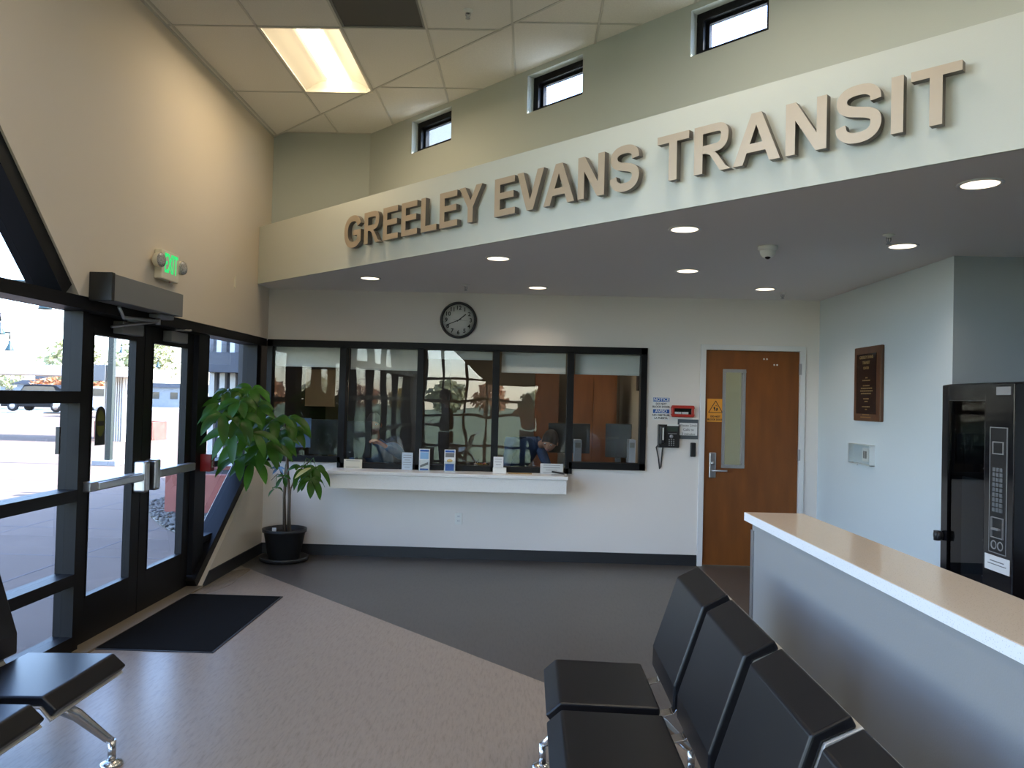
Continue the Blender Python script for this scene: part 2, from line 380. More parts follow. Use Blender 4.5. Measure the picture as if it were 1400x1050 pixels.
m.prism([(us[0], FT-.05), (ue, FT-.05), (ue, z0), (us[0], z0)], CU, 0, .2)
m.prism([(us[0], z1), (ue, z1), (ue, 4.5), (us[0], 4.5)], CU, 0, .2)
for i in range(0, len(us), 2): m.prism([(us[i], z0), (us[i+1], z0), (us[i+1], z1), (us[i], z1)], CU, 0, .2)
m.build('wall_clerestory', W_SAGE)['kind'] = 'structure'
def rect_frame(m, a0, a1, b0, b1, w, fn, d0, d1):
    for r in ([(a0, b0), (a1, b0), (a1, b0+w), (a0, b0+w)], [(a0, b1-w), (a1, b1-w), (a1, b1), (a0, b1)], [(a0, b0+w), (a0+w, b0+w), (a0+w, b1-w), (a0, b1-w)], [(a1-w, b0+w), (a1, b0+w), (a1, b1-w), (a1-w, b1-w)]):
        m.prism(r, fn, d0, d1)
    return m
for i, w in enumerate(wins):
    e = thing('window_%d' % (i+1), c0+cd*(w[0]+w[1])/2+Vector((0, 0, w[2])), kind='structure')
    rect_frame(MB(), w[0], w[1], w[2], w[3], .05, CU, .07, .17).build('window_frame', FRAME, e, .003)
    rect_frame(MB(), w[0]+.05, w[1]-.05, w[2]+.05, w[3]-.05, .022, CU, .11, .14).build('window_sash', FRAME, e)
    MB().prism([(w[0]+.06, w[2]+.06), (w[1]-.06, w[2]+.06), (w[1]-.06, w[3]-.06), (w[0]+.06, w[3]-.06)], CU, .123, .127).build('pane', GLASS, e)
# roof above all
m = MB(); m.prism([(-2.95, RY-.2), (EX+.2, RY-.2), (EX+.2, CK-EX+.15), (-1.6, CK+1.6+.25), (-1.6, 8.0), (-2.95, 8.0)], XY, 4.46, 4.62); m.build('roof', ROOFM)['kind'] = 'structure'
m = MB(); m.box(-2.95, EX+.2, 8.01, 14.5, 3.2, 4.62); m.prism([(v[0]+.02, v[1]+.05) for v in ledge], XY, FT+.0, FT+.005) if False else None  # unseen block, deepened to throw the plaza shadow farther out
m.build('roof_office_shade_block', ROOFM)['kind'] = 'structure'
# suspended ceiling in cells
GX = [-1.962+.597*i for i in range(-2, 14)]; GY = [6.57-1.178*i for i in range(-2, 9)]
CR = 5.14
def clip(poly, f):
    out = []
    for i in range(len(poly)):
        a, b = poly[i], poly[(i+1) % len(poly)]; fa_, fb_ = f(a), f(b)
        if fa_ <= 0: out.append(a)
        if (fa_ < 0 < fb_) or (fb_ < 0 < fa_):
            t = fa_/(fa_-fb_); out.append((a[0]+(b[0]-a[0])*t, a[1]+(b[1]-a[1])*t))
    return out
def cellpoly(x0, x1, y0, y1, lo, hi, off=0):
    p = [(max(x0, LX), max(y0, RY)), (min(x1, EX), max(y0, RY)), (min(x1, EX), min(y1, BY)), (max(x0, LX), min(y1, BY))]
    if p[0][0] >= p[1][0] or p[0][1] >= p[2][1]: return []
    if hi is not None: p = clip(p, lambda q: q[0]+q[1]-hi)
    if p and lo is not None: p = clip(p, lambda q: lo-q[0]-q[1])
    return p
mc = MB(); ms_ = MB()
for i in range(len(GX)-1):
    for j in range(len(GY)-1):
        x0, x1, y1, y0 = GX[i], GX[i+1], GY[j], GY[j+1]
        if (i, j) in [(2, 2), (6, 4), (2, 5), (6, 6), (2, 7), (5, 7), (9, 5)]: continue        # seen troffer and the added fill troffers
        if i == 3 and j == 3: continue        # return grille
        p = cellpoly(x0, x1, y0, y1, None, CR)
        if len(p) > 2: mc.prism(p, XY, CZ, CZ+.02)
        p = cellpoly(x0, x1, y0, y1, CR, CK+.05)
        if len(p) > 2: ms_.prism(p, XY, CZ+.055, CZ+.075)
mc.build('ceiling', TILE)['kind'] = 'structure'
ms_.build('ceiling_strip', TILE)['kind'] = 'structure'
m = MB()
for x in GX:
    if LX < x < EX: m.box(x-.008, x+.008, RY, min(CR-x, BY), CZ-.006, CZ+.001)
    if LX < x < EX: m.box(x-.008, x+.008, min(CR-x+.01, BY), min(CK-x, BY), CZ+.049, CZ+.056)
for y in GY:
    if RY < y < BY: m.box(LX, min(CR-y, EX), y-.008, y+.008, CZ-.006, CZ+.001); m.box(max(LX, CR-y+.01), min(CK-y, EX), y-.008, y+.008, CZ+.049, CZ+.056)
a = Vector((LX-.0, CR-LX, 0)); 
m.prism([(LX, CR-LX), (EX, CR-EX), (EX+.0, CR-EX-.022), (LX, CR-LX-.022)], XY, CZ-.006, CZ+.06)
m.box(LX, LX+.02, RY, CR-LX, CZ-.006, CZ+.001)
m.build('trim_ceiling_grid', TEE)['kind'] = 'structure'
# base boards
m = MB(); m.box(LX, DX0-.05, BY-.012, BY, 0, .105); m.build('baseboard_back', RUBBER)['kind'] = 'structure'
m = MB(); m.prism([(6.335, 0), (BY, 0), (BY, .105), (6.48, .105)], YZ, LX, LX+.012); m.build('baseboard_left', RUBBER)['kind'] = 'structure'
m = MB(); m.box(DX1+.05, RX, BY-.012, BY, 0, .105); m.box(RX-.012, RX, 5.34, BY, 0, .105); m.build('baseboard_right', RUBBER)['kind'] = 'structure'
# ================================================================ STOREFRONT (left wall)
FX0, FX1 = -2.81, -2.69          # frame depth
e = thing('window_6', (-2.75, 4.0, 0), kind='structure')
m = MB()
m.box(FX0, LX-.008, -2.4, BY, 2.055, 2.129)                                   # header
m.box(FX0, LX-.0, BY-.14, BY-.005, .93, 2.055) if False else m.box(FX0, FX1+.02, BY-.12, BY-.0, .93, 2.055)
vert = [4.69, 3.36, 2.05, .74, -.57, -1.88, -2.37]
for y in vert: m.box(FX0, FX1, y-.03, y+.03, 0, 2.06)
m.box(FX0, FX1, 6.33, 6.54, 0, 2.06)                                     # jamb between door and sidelight
for (z, h) in ((1.535, .035), (.945, .035), (.44, .035), (.05, .05)):
    m.box(FX0, FX1, -2.4, 4.67, z-h, z+h)
for (z, h) in ((1.52, .025), (.965, .025)): m.box(FX0, FX1, 6.54, BY-.1, z-h, z+h)
m.box(FX0, FX1, 6.54, 6.85, .32, .375)
sl = Vector((0, 7.64-6.33, .925)).normalized(); sn = Vector((0, -sl.z, sl.y))
m.obox(Vector(((FX0+FX1)/2+.022, 6.33+.655, .4625))+sn*.04, XR, sl, sn, .082, .80, .04)
s2 = Vector((0, 2.50-4.47, 4.15-2.13)).normalized(); n2 = Vector((0, -s2.z, s2.y)); n2 = n2 if n2.z < 0 else -n2
m.obox(Vector(((FX0+LX)/2-.006, 3.485, 3.14))+n2*.05+s2*.04, XR, s2, n2, (LX-FX0)/2-.008, 1.38, .05)
s3 = Vector((0, 1.8, 2.02)).normalized(); n3 = Vector((0, s3.z, -s3.y))
m.obox(Vector(((FX0+LX)/2-.01, 0, 3.14))+n3*.06, XR, s3, n3, (LX-FX0)/2-.01, 1.40, .06)
m.box(FX0, FX1, .9, 2.5, 4.07, 4.15)
for y, zt in ((3.36, 3.1), (2.05, 4.1), (.74, 3.9)): m.box(FX0, FX1, y-.03, y+.03, 2.1, zt)
m.box(FX0, FX1, -.2, 3.8, 2.95, 3.01) if False else None
m.build('window_frame', FRAME, e)
m = MB(); GXX = -2.765
m.prism([(-2.4, .05), (4.67, .05), (4.67, 2.08), (-2.4, 2.08)], YZ, GXX, GXX+.006)
m.prism([(-.85, 2.12), (4.40, 2.12), (2.48, 4.12), (.92, 4.12)], YZ, GXX, GXX+.006)
m.prism([(6.5, .12), (7.66, .95), (7.68, 2.08), (6.5, 2.08)], YZ, GXX, GXX+.006)
m.build('pane', GLASS, e)
m = MB(); m.box(GXX+.008, GXX+.03, 4.535, 4.55, 1.20, 1.36)
m.build('pull_handle', BLACKP, e)
# entrance doors
def leaf(y0, y1, n, hinge):
    e = thing('door_%d' % n, (-2.74, (y0+y1)/2, 0), kind='structure')
    m = MB(); x0, x1 = -2.78, -2.725
    m.box(x0, x1, y0+.004, y0+.118, .012, 2.05); m.box(x0, x1, y1-.118, y1-.004, .012, 2.05)
    m.box(x0, x1, y0+.118, y1-.118, .012, .285); m.box(x0, x1, y0+.118, y1-.118, 1.94, 2.05)
    m.build('door_leaf', FRAME, e, .003)
    g = MB(); ww = .012
    rect_frame(g, y0+.118, y1-.118, .285, 1.94, ww, YZ, x0+.01, x1+.004); g.build('glazing_bead', FRAME, e)
    MB().prism([(y0+.12, .29), (y1-.12, .29), (y1-.12, 1.935), (y0+.12, 1.935)], YZ, -2.755, -2.749).build('pane', GLASS, e)
    return e
d1 = leaf(4.72, 5.50, 1, 0); d2 = leaf(5.50, 6.32, 2, 1)
m = MB(); m.box(-2.85, -2.60, 4.66, 6.36, -.002, .012); m.build('trim_1', mat('bronze threshold', (.30, .25, .19), .5, metal=.5))['kind'] = 'structure'
# panic bars
def panic(y0, y1, ycase, d, side):
    pb = MB(); pb.box(-2.725, -2.655, y0, y1, .955, 1.015); o = pb.build('push_bar', ALUD, d, .008)
    MB().box(-2.665, -2.640, min(y0, y1)+.08, ycase, .962, 1.008).build('touch_pad', STEEL, o, .006)
    k = MB(); k.box(-2.725, -2.63, ycase-.035, ycase+.035, .875, 1.095); k.build('latch_case', STEEL, d, .018, 3)
panic(4.74, 5.42, 5.415, d1, 0); panic(5.56, 6.26, 5.575, d2, 1)
# closers on leaves
for k, (yc, d) in enumerate(((5.20, d1), (5.90, d2))):
    m = MB(); m.box(-2.724, -2.655, yc-.14, yc+.14, 1.955, 2.035); o = m.build('door_closer', GREYM, d, .006)
    MB().tube([(-2.66, yc-.08, 2.045), (-2.60, yc+.05, 2.052), (-2.66, yc+.2, 2.07)], .008, 8).build('closer_arm', GREYC, o)
# oval decal on left leaf glass
p0 = onX(137, 582, -2.745)
m = MB(); cy_, cz_ = p0.y, p0.z
w_ = .058; body = [(cy_-w_, cz_-.125), (cy_+w_, cz_-.125)]+[(cy_+w_*math.cos(t*PI/14), cz_+.055+.07*math.sin(t*PI/14)) for t in range(15)]
m.prism(body, YZ, -2.746, -2.743)
dec = m.build('decal', BLACKP, d1)
m = MB(); m.prism([(cy_+.047*math.cos(t*PI/12), cz_+.015+.085*math.sin(t*PI/12)) for t in range(24)], YZ, -2.7435, -2.7425); dd_ = m.build('decal_oval', DECY, dec)
MB().box(-2.7428, -2.742, cy_-.04, cy_+.04, cz_+.0, cz_+.03).build('decal_band', INK, dec)
# operator header box
e = thing('door_operator', (-2.54, 5.05, 2.1), 'long grey automatic door operator box above the glass entrance doors', 'door operator')
MB().box(-2.609, -2.475, 4.60, 5.53, 2.115, 2.275).build('housing', GREYM, e, .004)
MB().box(-2.609, -2.47, 4.565, 4.60, 2.11, 2.28).build('end_cap', BLACKP, e, .004)
m = MB(); m.box(-2.60, -2.52, 5.28, 5.50, 2.085, 2.115); m.build('spindle_cover', GREYC, e, .01)
m = MB(); m.tube([(-2.55, 4.80, 2.10), (-2.55, 4.86, 2.04), (-2.56, 5.34, 2.065)], .011, 8); m.tube([(-2.56, 5.34, 2.06), (-2.69, 4.98, 1.99)], .009, 8); m.tube([(-2.56, 5.34, 2.04), (-2.56, 5.34, 2.09)], .016, 10)
m.build('swing_arm', ALUD, e)
# exit sign
e = thing('exit_sign', (-2.58, 5.6, 2.36), 'cream lit exit sign with green letters and two round lamp heads above entrance doors', 'exit sign')
MB().box(-2.61, -2.555, 5.355, 5.625, 2.365, 2.57).build('housing', CREAM, e, .008)
m = MB(); put_text(m, 'EXIT', .19, (-2.5535, 5.495, 2.475), (0, 1, 0), ZUP, .003, wscale=.52, extrude=.001); m.build('legend', GREENL, e)
for y in (5.325, 5.665):
    m = MB(); m.lathe([(.0, 0), (.02, 0), (.045, .02), (.052, .05), (.05, .06)], (-2.60, y, 2.485), (1, -.15, 0), 20); h = m.build('lamp_head', CREAM, e)
    m = MB(); m.lathe([(.048, .058), (.046, .066), (.02, .07), (0, .07)], (-2.60, y, 2.485), (1, -.15, 0), 20); m.build('lens', mat('ribbed lens', (.35, .34, .33), .2, var=.5, vscale=150), h)
MB().box(-2.585, -2.575, 5.53, 5.54, 2.36, 2.366).build('test_button', REDM, e)
# thin strip sensor
p = onX(320.5, 385, LX); e = MB().box(LX, LX+.012, p.y-.012, p.y+.012, p.z-.055, p.z+.05).build('wall_sensor', CREAM, None, .003)
props(e, 'small narrow cream sensor strip on the beige wall to the right of the exit sign', 'sensor')
# red box on sidelight bar
e = thing('alarm_box', (-2.66, 6.45, .9), 'small red box with white lettering fixed beside the sidelight behind plant leaves', 'alarm box')
MB().box(-2.69, -2.60, 6.42, 6.50, .93, 1.07).build('case', REDM, e, .003)
m = MB(); put_text(m, 'FIRE', .045, (-2.5995, 6.46, 1.0), (0, 0, 1), (0, -1, 0), .0008); m.build('lettering', WHITEP, e)
# ================================================================ TICKET WINDOW
e = thing('window_7', (-.7, BY, .9), kind='structure')
m = MB(); y0, y1 = BY-.03, BY+.09
vx = [WX0+.0, onY(468, 560, BY).x, onY(574, 560, BY).x, onY(677, 560, BY).x, onY(779, 560, BY).x, WX1]
m.box(WX0, WX1, y0, y1, WZ-.065, WZ)
m.box(WX0, WX0+.05, y0, y1, .92, WZ); m.box(WX1-.06, WX1, y0, y1, .925, WZ)
for x in vx[1:5]: m.box(x-.033, x+.033, y0, y1, .868, WZ-.05)
m.box(WX0, vx[1], y0, y1, .918, .975); m.box(vx[4], WX1, y0, y1, .918, .985); m.box(vx[1], vx[4], y0, y1, .868, .92)
m.build('window_frame', FRAME, e, .002)
for i in range(5): MB().box(vx[i]+.03, vx[i+1]-.03, BY+.02, BY+.026, .91, WZ-.06).build('pane', GLASSO, e)
for i, (a, zb) in enumerate(zip(range(5), (1.875, 1.86, 1.90, 1.865, 1.865))):
    if i == 2: zb = 1.985
    s_ = MB().box(vx[i]+.05, vx[i+1]-.045, BY+.10, BY+.105, zb, WZ-.02).build('roller_shade', SHADE, None)
    MB().box(vx[i]+.05, vx[i+1]-.045, BY+.095, BY+.11, zb-.012, zb+.006).build('hem_bar', TRIMW, s_)
    props(s_, ['pale roller shade pulled partly down in the leftmost ticket window pane', 'pale roller shade in the second ticket window pane from the left', 'short roller shade at the top of the middle ticket window pane', 'pale roller shade in the pane just left of the last ticket pane', 'pale roller shade in the rightmost ticket window pane'][i], 'roller shade', 'roller shades in the ticket window')
# counter ledge
kx0, kx1 = -1.90, .395
e = thing('ticket_counter', ((kx0+kx1)/2, 7.6, .72), 'long white wall-mounted ledge under the ticket window', 'counter')
MB().box(kx0, kx1, 7.42, BY+.02, .835, .868).build('counter_top', LAMW, e, .004)
MB().box(kx0+.015, kx1-.012, 7.435, BY, .70, .835).build('apron', LAMW, e, .003)
# wooden office door
e = thing('door_3', ((DX0+DX1)/2, BY, 0), kind='structure')
m = MB(); fz = DZ+.045
m.box(DX0-.045, DX0+.006, BY-.02, BY+.14, 0, fz); m.box(DX1-.006, DX1+.045, BY-.02, BY+.14, 0, fz); m.box(DX0+.006, DX1-.006, BY-.02, BY+.14, DZ-.006, fz)
m.build('door_frame', TRIMW, e, .003)
lx0, lx1 = onY(989, 505, BY).x, onY(1020, 505, BY).x; lz0, lz1 = onY(1000, 640, BY).z, onY(1000, 505, BY).z
m = MB(); a0, a1 = DX0+.008, DX1-.008
m.box(a0, lx0, BY+.012, BY+.055, .01, DZ-.008); m.box(lx1, a1, BY+.012, BY+.055, .01, DZ-.008); m.box(lx0, lx1, BY+.012, BY+.055, .01, lz0); m.box(lx0, lx1, BY+.012, BY+.055, lz1, DZ-.008)
dl = m.build('door_leaf', WOOD, e)
m = MB(); rect_frame(m, lx0-.002, lx1+.002, lz0-.002, lz1+.002, .030, XZ, BY+.0, BY+.062); m.build('vision_frame', GREYC, e, .003)
MB().box(lx0+.02, lx1-.02, BY+.03, BY+.035, lz0+.02, lz1-.02).build('pane', GLASSP, e)
hp = onY(974, 636, BY)
m = MB(); m.box(hp.x-.034, hp.x+.034, BY-.012, BY+.012, hp.z-.125, hp.z+.125); pl_ = m.build('lock_plate', STEEL, e, .01, 3)
m = MB(); m.lathe([(.0, .02), (.017, .02), (.02, 0)], (hp.x, BY-.012, hp.z+.02), (0, -1, 0), 16); m.build('lock_cylinder', ALUD, pl_)
m = MB(); m.tube([(hp.x, BY-.01, hp.z-.05), (hp.x, BY-.055, hp.z-.05), (hp.x+.03, BY-.06, hp.z-.05), (hp.x+.13, BY-.055, hp.z-.048)], .010, 10); m.build('lever_handle', STEEL, pl_)
for y_ in (505, 622, 735):
    p = onY(1094 if y_ < 600 else 1090, y_, BY); MB().box(DX1-.014, DX1+.008, BY-.022, BY+.01, p.z-.055, p.z+.055).build('hinge', ALUD, e, .003)
for (a, b) in ((1045, 491), (1049, 491), (1059, 499), (1063, 499)):
    p = onY(a, b, BY); m = MB(); m.lathe([(0, .006), (.008, .004), (.009, 0)], (p.x, BY+.012, p.z), (0, -1, 0), 10); m.build('screw_cap', WHITEP, e)
# corridor wall seen through the door's narrow pane
m = MB(); m.box(1.3, 3.0, 8.9, 9.0, 0, 2.6); m.build('wall_corridor', mat('corridor olive paint', (.15, .145, .075), .85))['kind'] = 'structure'
# orange notice on the door
p0, p1 = onY(967.5, 545, BY), onY(989.5, 577, BY)
e = thing('door_notice', ((p0.x+p1.x)/2, BY, p1.z), 'orange warning notice with black triangle stuck on the brown wooden door', 'notice')
MB().box(p0.x, p1.x, BY+.007, BY+.0115, p1.z, p0.z).build('sheet', SIGNO, e)
m = MB(); xc = (p0.x+p1.x)/2; w_ = (p1.x-p0.x); zt = p0.z-.02; tri = [Vector((xc-w_*.42, BY+.006, zt-.115)), Vector((xc+w_*.42, BY+.006, zt-.115)), Vector((xc, BY+.006, zt))]
for i in range(3): m.beam(tri[i], tri[(i+1) % 3], (0, 1, 0), .006, .003)
m.ell((xc-.012, BY+.006, zt-.07), (.008, .002, .011)); m.ell((xc+.014, BY+.006, zt-.08), (.008, .002, .012)); m.beam((xc-.012, BY+.006, zt-.07), (xc-.005, BY+.006, zt-.098), (0, 1, 0), .009, .003); m.beam((xc+.014, BY+.006, zt-.08), (xc+.010, BY+.006, zt-.1), (0, 1, 0), .009, .003); m.beam((xc, BY+.006, zt-.045), (xc+.018, BY+.006, zt-.052), (0, 1, 0), .005, .003)
m.build('symbol', INK, e)
m = MB(); put_text(m, 'DO NOT', .024, (xc, BY+.006, zt-.155), XR, ZUP, .001); put_text(m, 'BLOCK DOOR', .024, (xc, BY+.006, zt-.185), XR, ZUP, .001); m.build('lettering', INK, e)
# ---- right hand wall fittings
p0, p1 = onX(1173, 475, RX), onX(1208, 576, RX)
ya, yb = min(p0.y, p1.y), max(p0.y, p1.y); za, zb = onX(1190, 576, RX).z, onX(1190, 474, RX).z
e = thing('memorial_plaque', (RX, (ya+yb)/2, za), 'tall dark walnut plaque with engraved black plate on the pale blue wall', 'plaque')
MB().box(RX-.03, RX+.002, ya, yb, za, zb).build('backing', WALNUT, e, .008)
q = MB().box(RX-.033, RX-.029, ya+.075, yb-.06, za+.06, zb-.06).build('plate', BLACKG, e)
m = MB(); yc = (ya+yb)/2+.008; zt = zb-.09
for k, (t, s) in enumerate((('GREELEY EVANS', .036), ('TRANSIT', .036), ('CENTER', .03))): put_text(m, t, s, (RX-.0335, yc, zt-k*.045), (0, -1, 0), ZUP, .0004)
zz = zt-.17
for k, w in enumerate((.06, .16, 0, .14, .24, .26, .2, 0, .12, .08, 0, .16, .06, 0, .14, .2)):
    if w: 
        for t in range(int(w/.022)): m.box(RX-.034, RX-.0332, yc-w/2+t*.022, yc-w/2+t*.022+.015, zz-.006, zz+.004)
    zz -= .022
m.build('engraving', GOLD, e)
p0 = onX(1167, 606, RX); p1 = onX(1196, 636, RX); zc = onX(1181, 621, RX).z
e = thing('thermostat', (RX, p0.y, zc-.1), 'wall thermostat under a clear locking plastic cover below the plaque', 'thermostat')
yb, ya = p0.y, p1.y
MB().box(RX-.025, RX, ya+.07, ya+.19, zc-.055, zc+.055).build('body', WHITEP, e, .004)
m = MB(); m.box(RX-.028, RX-.0245, ya+.10, ya+.125, zc-.03, zc+.03); m.box(RX-.028, RX-.0245, ya+.14, ya+.16, zc-.03, zc+.03); m.build('display', INKG, e)
m = MB(); m.box(RX-.045, RX, ya, ya+.006, zc-.085, zc+.085); m.box(RX-.045, RX, yb-.006, yb, zc-.085, zc+.085); m.box(RX-.045, RX, ya, yb, zc+.079, zc+.085); m.box(RX-.045, RX, ya, yb, zc-.085, zc-.079)
m.build('cover_rim', mat('frosted rim', (.7, .72, .72), .3), e)
MB().box(RX-.049, RX-.045, ya, yb, zc-.085, zc+.085).build('cover', GLASSP, e)
m = MB(); m.lathe([(0, .012), (.008, .01), (.01, 0)], (RX-.05, (ya+yb)/2, zc-.085), (-1, 0, 0), 12); m.build('cover_lock', STEEL, e)
# ---- notices, phone by the door
def rectp(x0, y0, x1, y1): a = onY(x0, y0, BY); b = onY(x1, y1, BY); return a.x, b.x, b.z, a.z
x0, x1, z0_, z1_ = rectp(892.5, 543, 915, 574.5)
e = thing('wall_notice', ((x0+x1)/2, BY, z0_), 'bilingual blue and white notice sheet on the wall left of the red case', 'notice')
MB().box(x0, x1, BY-.003, BY, z0_, z1_).build('sheet', PAPER, e)
H = z1_-z0_; W = x1-x0; xc = (x0+x1)/2
m = MB(); m.box(x0+.004, x1-.002, BY-.0045, BY-.003, z1_-H*.19, z1_-.003); m.box(x0+.004, x1-.002, BY-.0045, BY-.003, z1_-H*.70, z1_-H*.53); m.build('band', SIGNB, e)
m = MB(); put_text(m, 'NOTICE', .042, (xc, BY-.005, z1_-H*.1), XR, ZUP, .001); put_text(m, 'AVISO', .042, (xc, BY-.005, z1_-H*.615), XR, ZUP, .001); m.build('heading', PAPER, e)
m = MB()
for t, k in (('DO NOT', .29), ('BLOCK DOOR', .42), ('NO OBSTRUIR', .79), ('LA PUERTA', .92)): put_text(m, t, .026, (xc, BY-.0035, z1_-H*k), XR, ZUP, .0008)
m.build('lettering', INK, e)
x0, x1, z0_, z1_ = rectp(918, 554, 947.5, 570.5)
e = thing('alarm_case', ((x0+x1)/2, BY, z0_), 'small red wall case with clear window above the grey-framed notice', 'alarm case')
rect_frame(MB(), x0, x1, z0_, z1_, .022, XZ, BY-.05, BY).build('case', REDO, e, .006)
MB().box(x0+.02, x1-.02, BY-.012, BY-.002, z0_+.02, z1_-.02).build('interior', INK, e)
m = MB(); m.box(x0+.03, x0+.09, BY-.04, BY-.012, z0_+.028, z0_+.05); m.box(x0+.10, x0+.16, BY-.04, BY-.012, z0_+.028, z0_+.05); m.build('card', PAPER, e)
MB().box(x0+.02, x1-.02, BY-.047, BY-.045, z0_+.02, z1_-.02).build('cover', GLASSP, e)
x0, x1, z0_, z1_ = rectp(926.5, 573, 954, 600.5)
e = thing('framed_notice', ((x0+x1)/2, BY, z0_), 'slate grey framed notice about short calls beside the wall telephone', 'notice')
MB().box(x0, x1, BY-.012, BY, z0_, z1_).build('frame', mat('slate plastic', (.08, .095, .11), .4), e, .003)
MB().box(x0+.018, x1-.01, BY-.0135, BY-.012, z0_+.035, z1_-.035).build('sheet', PAPER, e)
m = MB(); xc = (x0+x1)/2
for k, t in enumerate(('Please Limit', 'Calls to', '3 minutes')): put_text(m, t, .034, (xc+.004, BY-.0145, z1_-.06-.042*k), XR, ZUP, .0002)
m.build('lettering', INKG, e)
x0, x1, z0_, z1_ = rectp(899, 580, 927.5, 612)
e = thing('wall_telephone', ((x0+x1)/2, BY, z0_), 'black desk style telephone mounted on the wall next to the wooden door', 'telephone')
MB().box(x0, x1, BY-.055, BY, z0_, z1_).build('base', BLACKP, e, .01, 3)
m = MB(); m.box(x0+.012, x0+.055, BY-.095, BY-.05, z0_+.03, z1_-.012); h = m.build('handset', BLACKP, e, .014, 3)
MB().box(x0+.034, x0+.046, BY-.098, BY-.0945, z0_+.075, z1_-.03).build('handset_strip', WHITEP, h)
MB().box(x0+.085, x1-.015, BY-.062, BY-.055, z1_-.012, z1_+.004).build('top_tab', WHITEP, e)
MB().box(x0+.085, x1-.02, BY-.058, BY-.054, z1_-.065, z1_-.022).build('screen', mat('grey green lcd', (.05, .07, .06), .2), e)
m = MB(); m.lathe([(0, .006), (.016, .005), (.018, 0)], (x0+.128, BY-.055, z1_-.115), (0, -1, 0), 16); m.build('dial_ring', ALUD, e)
m = MB()
for i in range(3):
    for j in range(4): m.box(x0+.102+i*.022, x0+.114+i*.022, BY-.059, BY-.054, z0_+.02+j*.018, z0_+.031+j*.018)
m.box(x0+.095, x1-.03, BY-.0575, BY-.055, z1_-.09, z1_-.084)
m.build('keypad', GREYC, e)
p = onY(900, 612, BY); q = onY(901.5, 641, BY)
m = MB(); m.tube([(x0+.01, BY-.03, z0_+.03), (x0-.012, BY-.02, z0_+.0), (x0+.012, BY-.012, z0_-.1), (q.x+.0, BY-.012, q.z), (q.x+.012, BY-.012, q.z+.02), (x0+.05, BY-.015, z0_-.02), (x0+.055, BY-.02, z0_+.01)], .006, 8); m.build('cord', BLACKP, e)
x0, x1, z0_, z1_ = rectp(943.5, 605, 950.5, 624.5)
e = MB().box(x0, x1, BY-.028, BY, z0_, z1_).build('card_reader', BLACKP, None, .008, 3); props(e, 'narrow black card reader on the wall left of the wooden door lock', 'card reader')
# ---- clock
p = onY(627, 438, BY); R_ = .182
e = thing('wall_clock', (p.x, BY, p.z), 'round black rimmed wall clock above the ticket window', 'clock')
m = MB(); m.lathe([(R_-.026, 0), (R_, 0), (R_, .03), (R_-.008, .042), (R_-.022, .038), (R_-.026, .018)], (p.x, BY, p.z), (0, -1, 0), 48); m.build('rim', BLACKP, e)
m = MB(); m.lathe([(0, .012), (R_-.024, .012), (R_-.024, .0)], (p.x, BY, p.z), (0, -1, 0), 48); m.build('dial', CLOCKF, e)
m = MB()
for h in range(1, 13):
    a = h*PI/6; put_text(m, str(h), .056, (p.x+.122*math.sin(a), BY-.0125, p.z+.122*math.cos(a)), XR, ZUP, .0012)
for k in range(60):
    a = k*PI/30; m.obox((p.x+.148*math.sin(a), BY-.0125, p.z+.148*math.cos(a)), (math.cos(a), 0, -math.sin(a)), (0, 1, 0), (math.sin(a), 0, math.cos(a)), .0008, .0005, .003)
m.build('numerals', INK, e)
def hand(a, l, w, y, nm, mt, back=.02):
    a = math.radians(a); d = Vector((math.sin(a), 0, math.cos(a))); c = Vector((p.x, BY-y, p.z)); m = MB(); m.beam(c-d*back, c+d*l, (0, 1, 0), w, .002); m.build(nm, mt, e)
hand(50.5, .095, .010, .016, 'hour_hand', INK); hand(247, .135, .007, .019, 'minute_hand', INK, .03); hand(94, .09, .002, .022, 'second_hand', INKG, .05)
# outlet
p = onY(627, 709, BY)
e = thing('wall_outlet', (p.x, BY, p.z-.06), 'white duplex wall outlet low on the wall beneath the counter', 'outlet')
MB().box(p.x-.036, p.x+.036, BY-.007, BY, p.z-.058, p.z+.058).build('cover_plate', WHITEP, e, .004)
for dz in (-.022, .022):
    o = MB().box(p.x-.017, p.x+.017, BY-.010, BY-.006, p.z+dz-.014, p.z+dz+.014).build('socket', TRIMW, e, .003)
    m = MB(); m.box(p.x-.008, p.x-.005, BY-.0105, BY-.0098, p.z+dz-.005, p.z+dz+.006); m.box(p.x+.005, p.x+.008, BY-.0105, BY-.0098, p.z+dz-.005, p.z+dz+.006); m.build('slots', INK, o)
# ================================================================ CEILING FITTINGS
x0, x1, y0, y1 = GX[2]+.008, GX[3]-.008, GY[3]+.008, GY[2]-.008
xm = (x0+x1)/2
e = thing('ceiling_troffer', (xm, (y0+y1)/2, CZ), 'large rectangular lit troffer with curved reflectors in the tiled ceiling', 'ceiling light')
prof = []
for k in range(11): t = k/10; prof.append((x0+.012+(.17)*t, CZ+.004+.085*math.sin(t*PI/2)))
for sgn in (0, 1):
    pts = [(a if sgn == 0 else x0+x1-a, b) for a, b in prof]; vs = []; fs = []
    for a, b in pts: vs += [(a, y0+.012, b), (a, y1-.012, b)]
    for k in range(len(pts)-1): fs.append((2*k, 2*k+1, 2*k+3, 2*k+2))
    mm = MB(); mm.add(vs, fs, True); mm.build('reflector', REFL, e)
m = MB(); vs = []; fs = []; N = 10
for k in range(N+1):
    t = -1+2*k/N; a = xm+.075*t; b = CZ+.085-.055*math.sqrt(max(0, 1-t*t)); vs += [(a, y0+.03, b), (a, y1-.03, b)]
for k in range(N): fs.append((2*k, 2*k+1, 2*k+3, 2*k+2))
m.add(vs, fs, True); m.build('light_basket', LENSF, e)
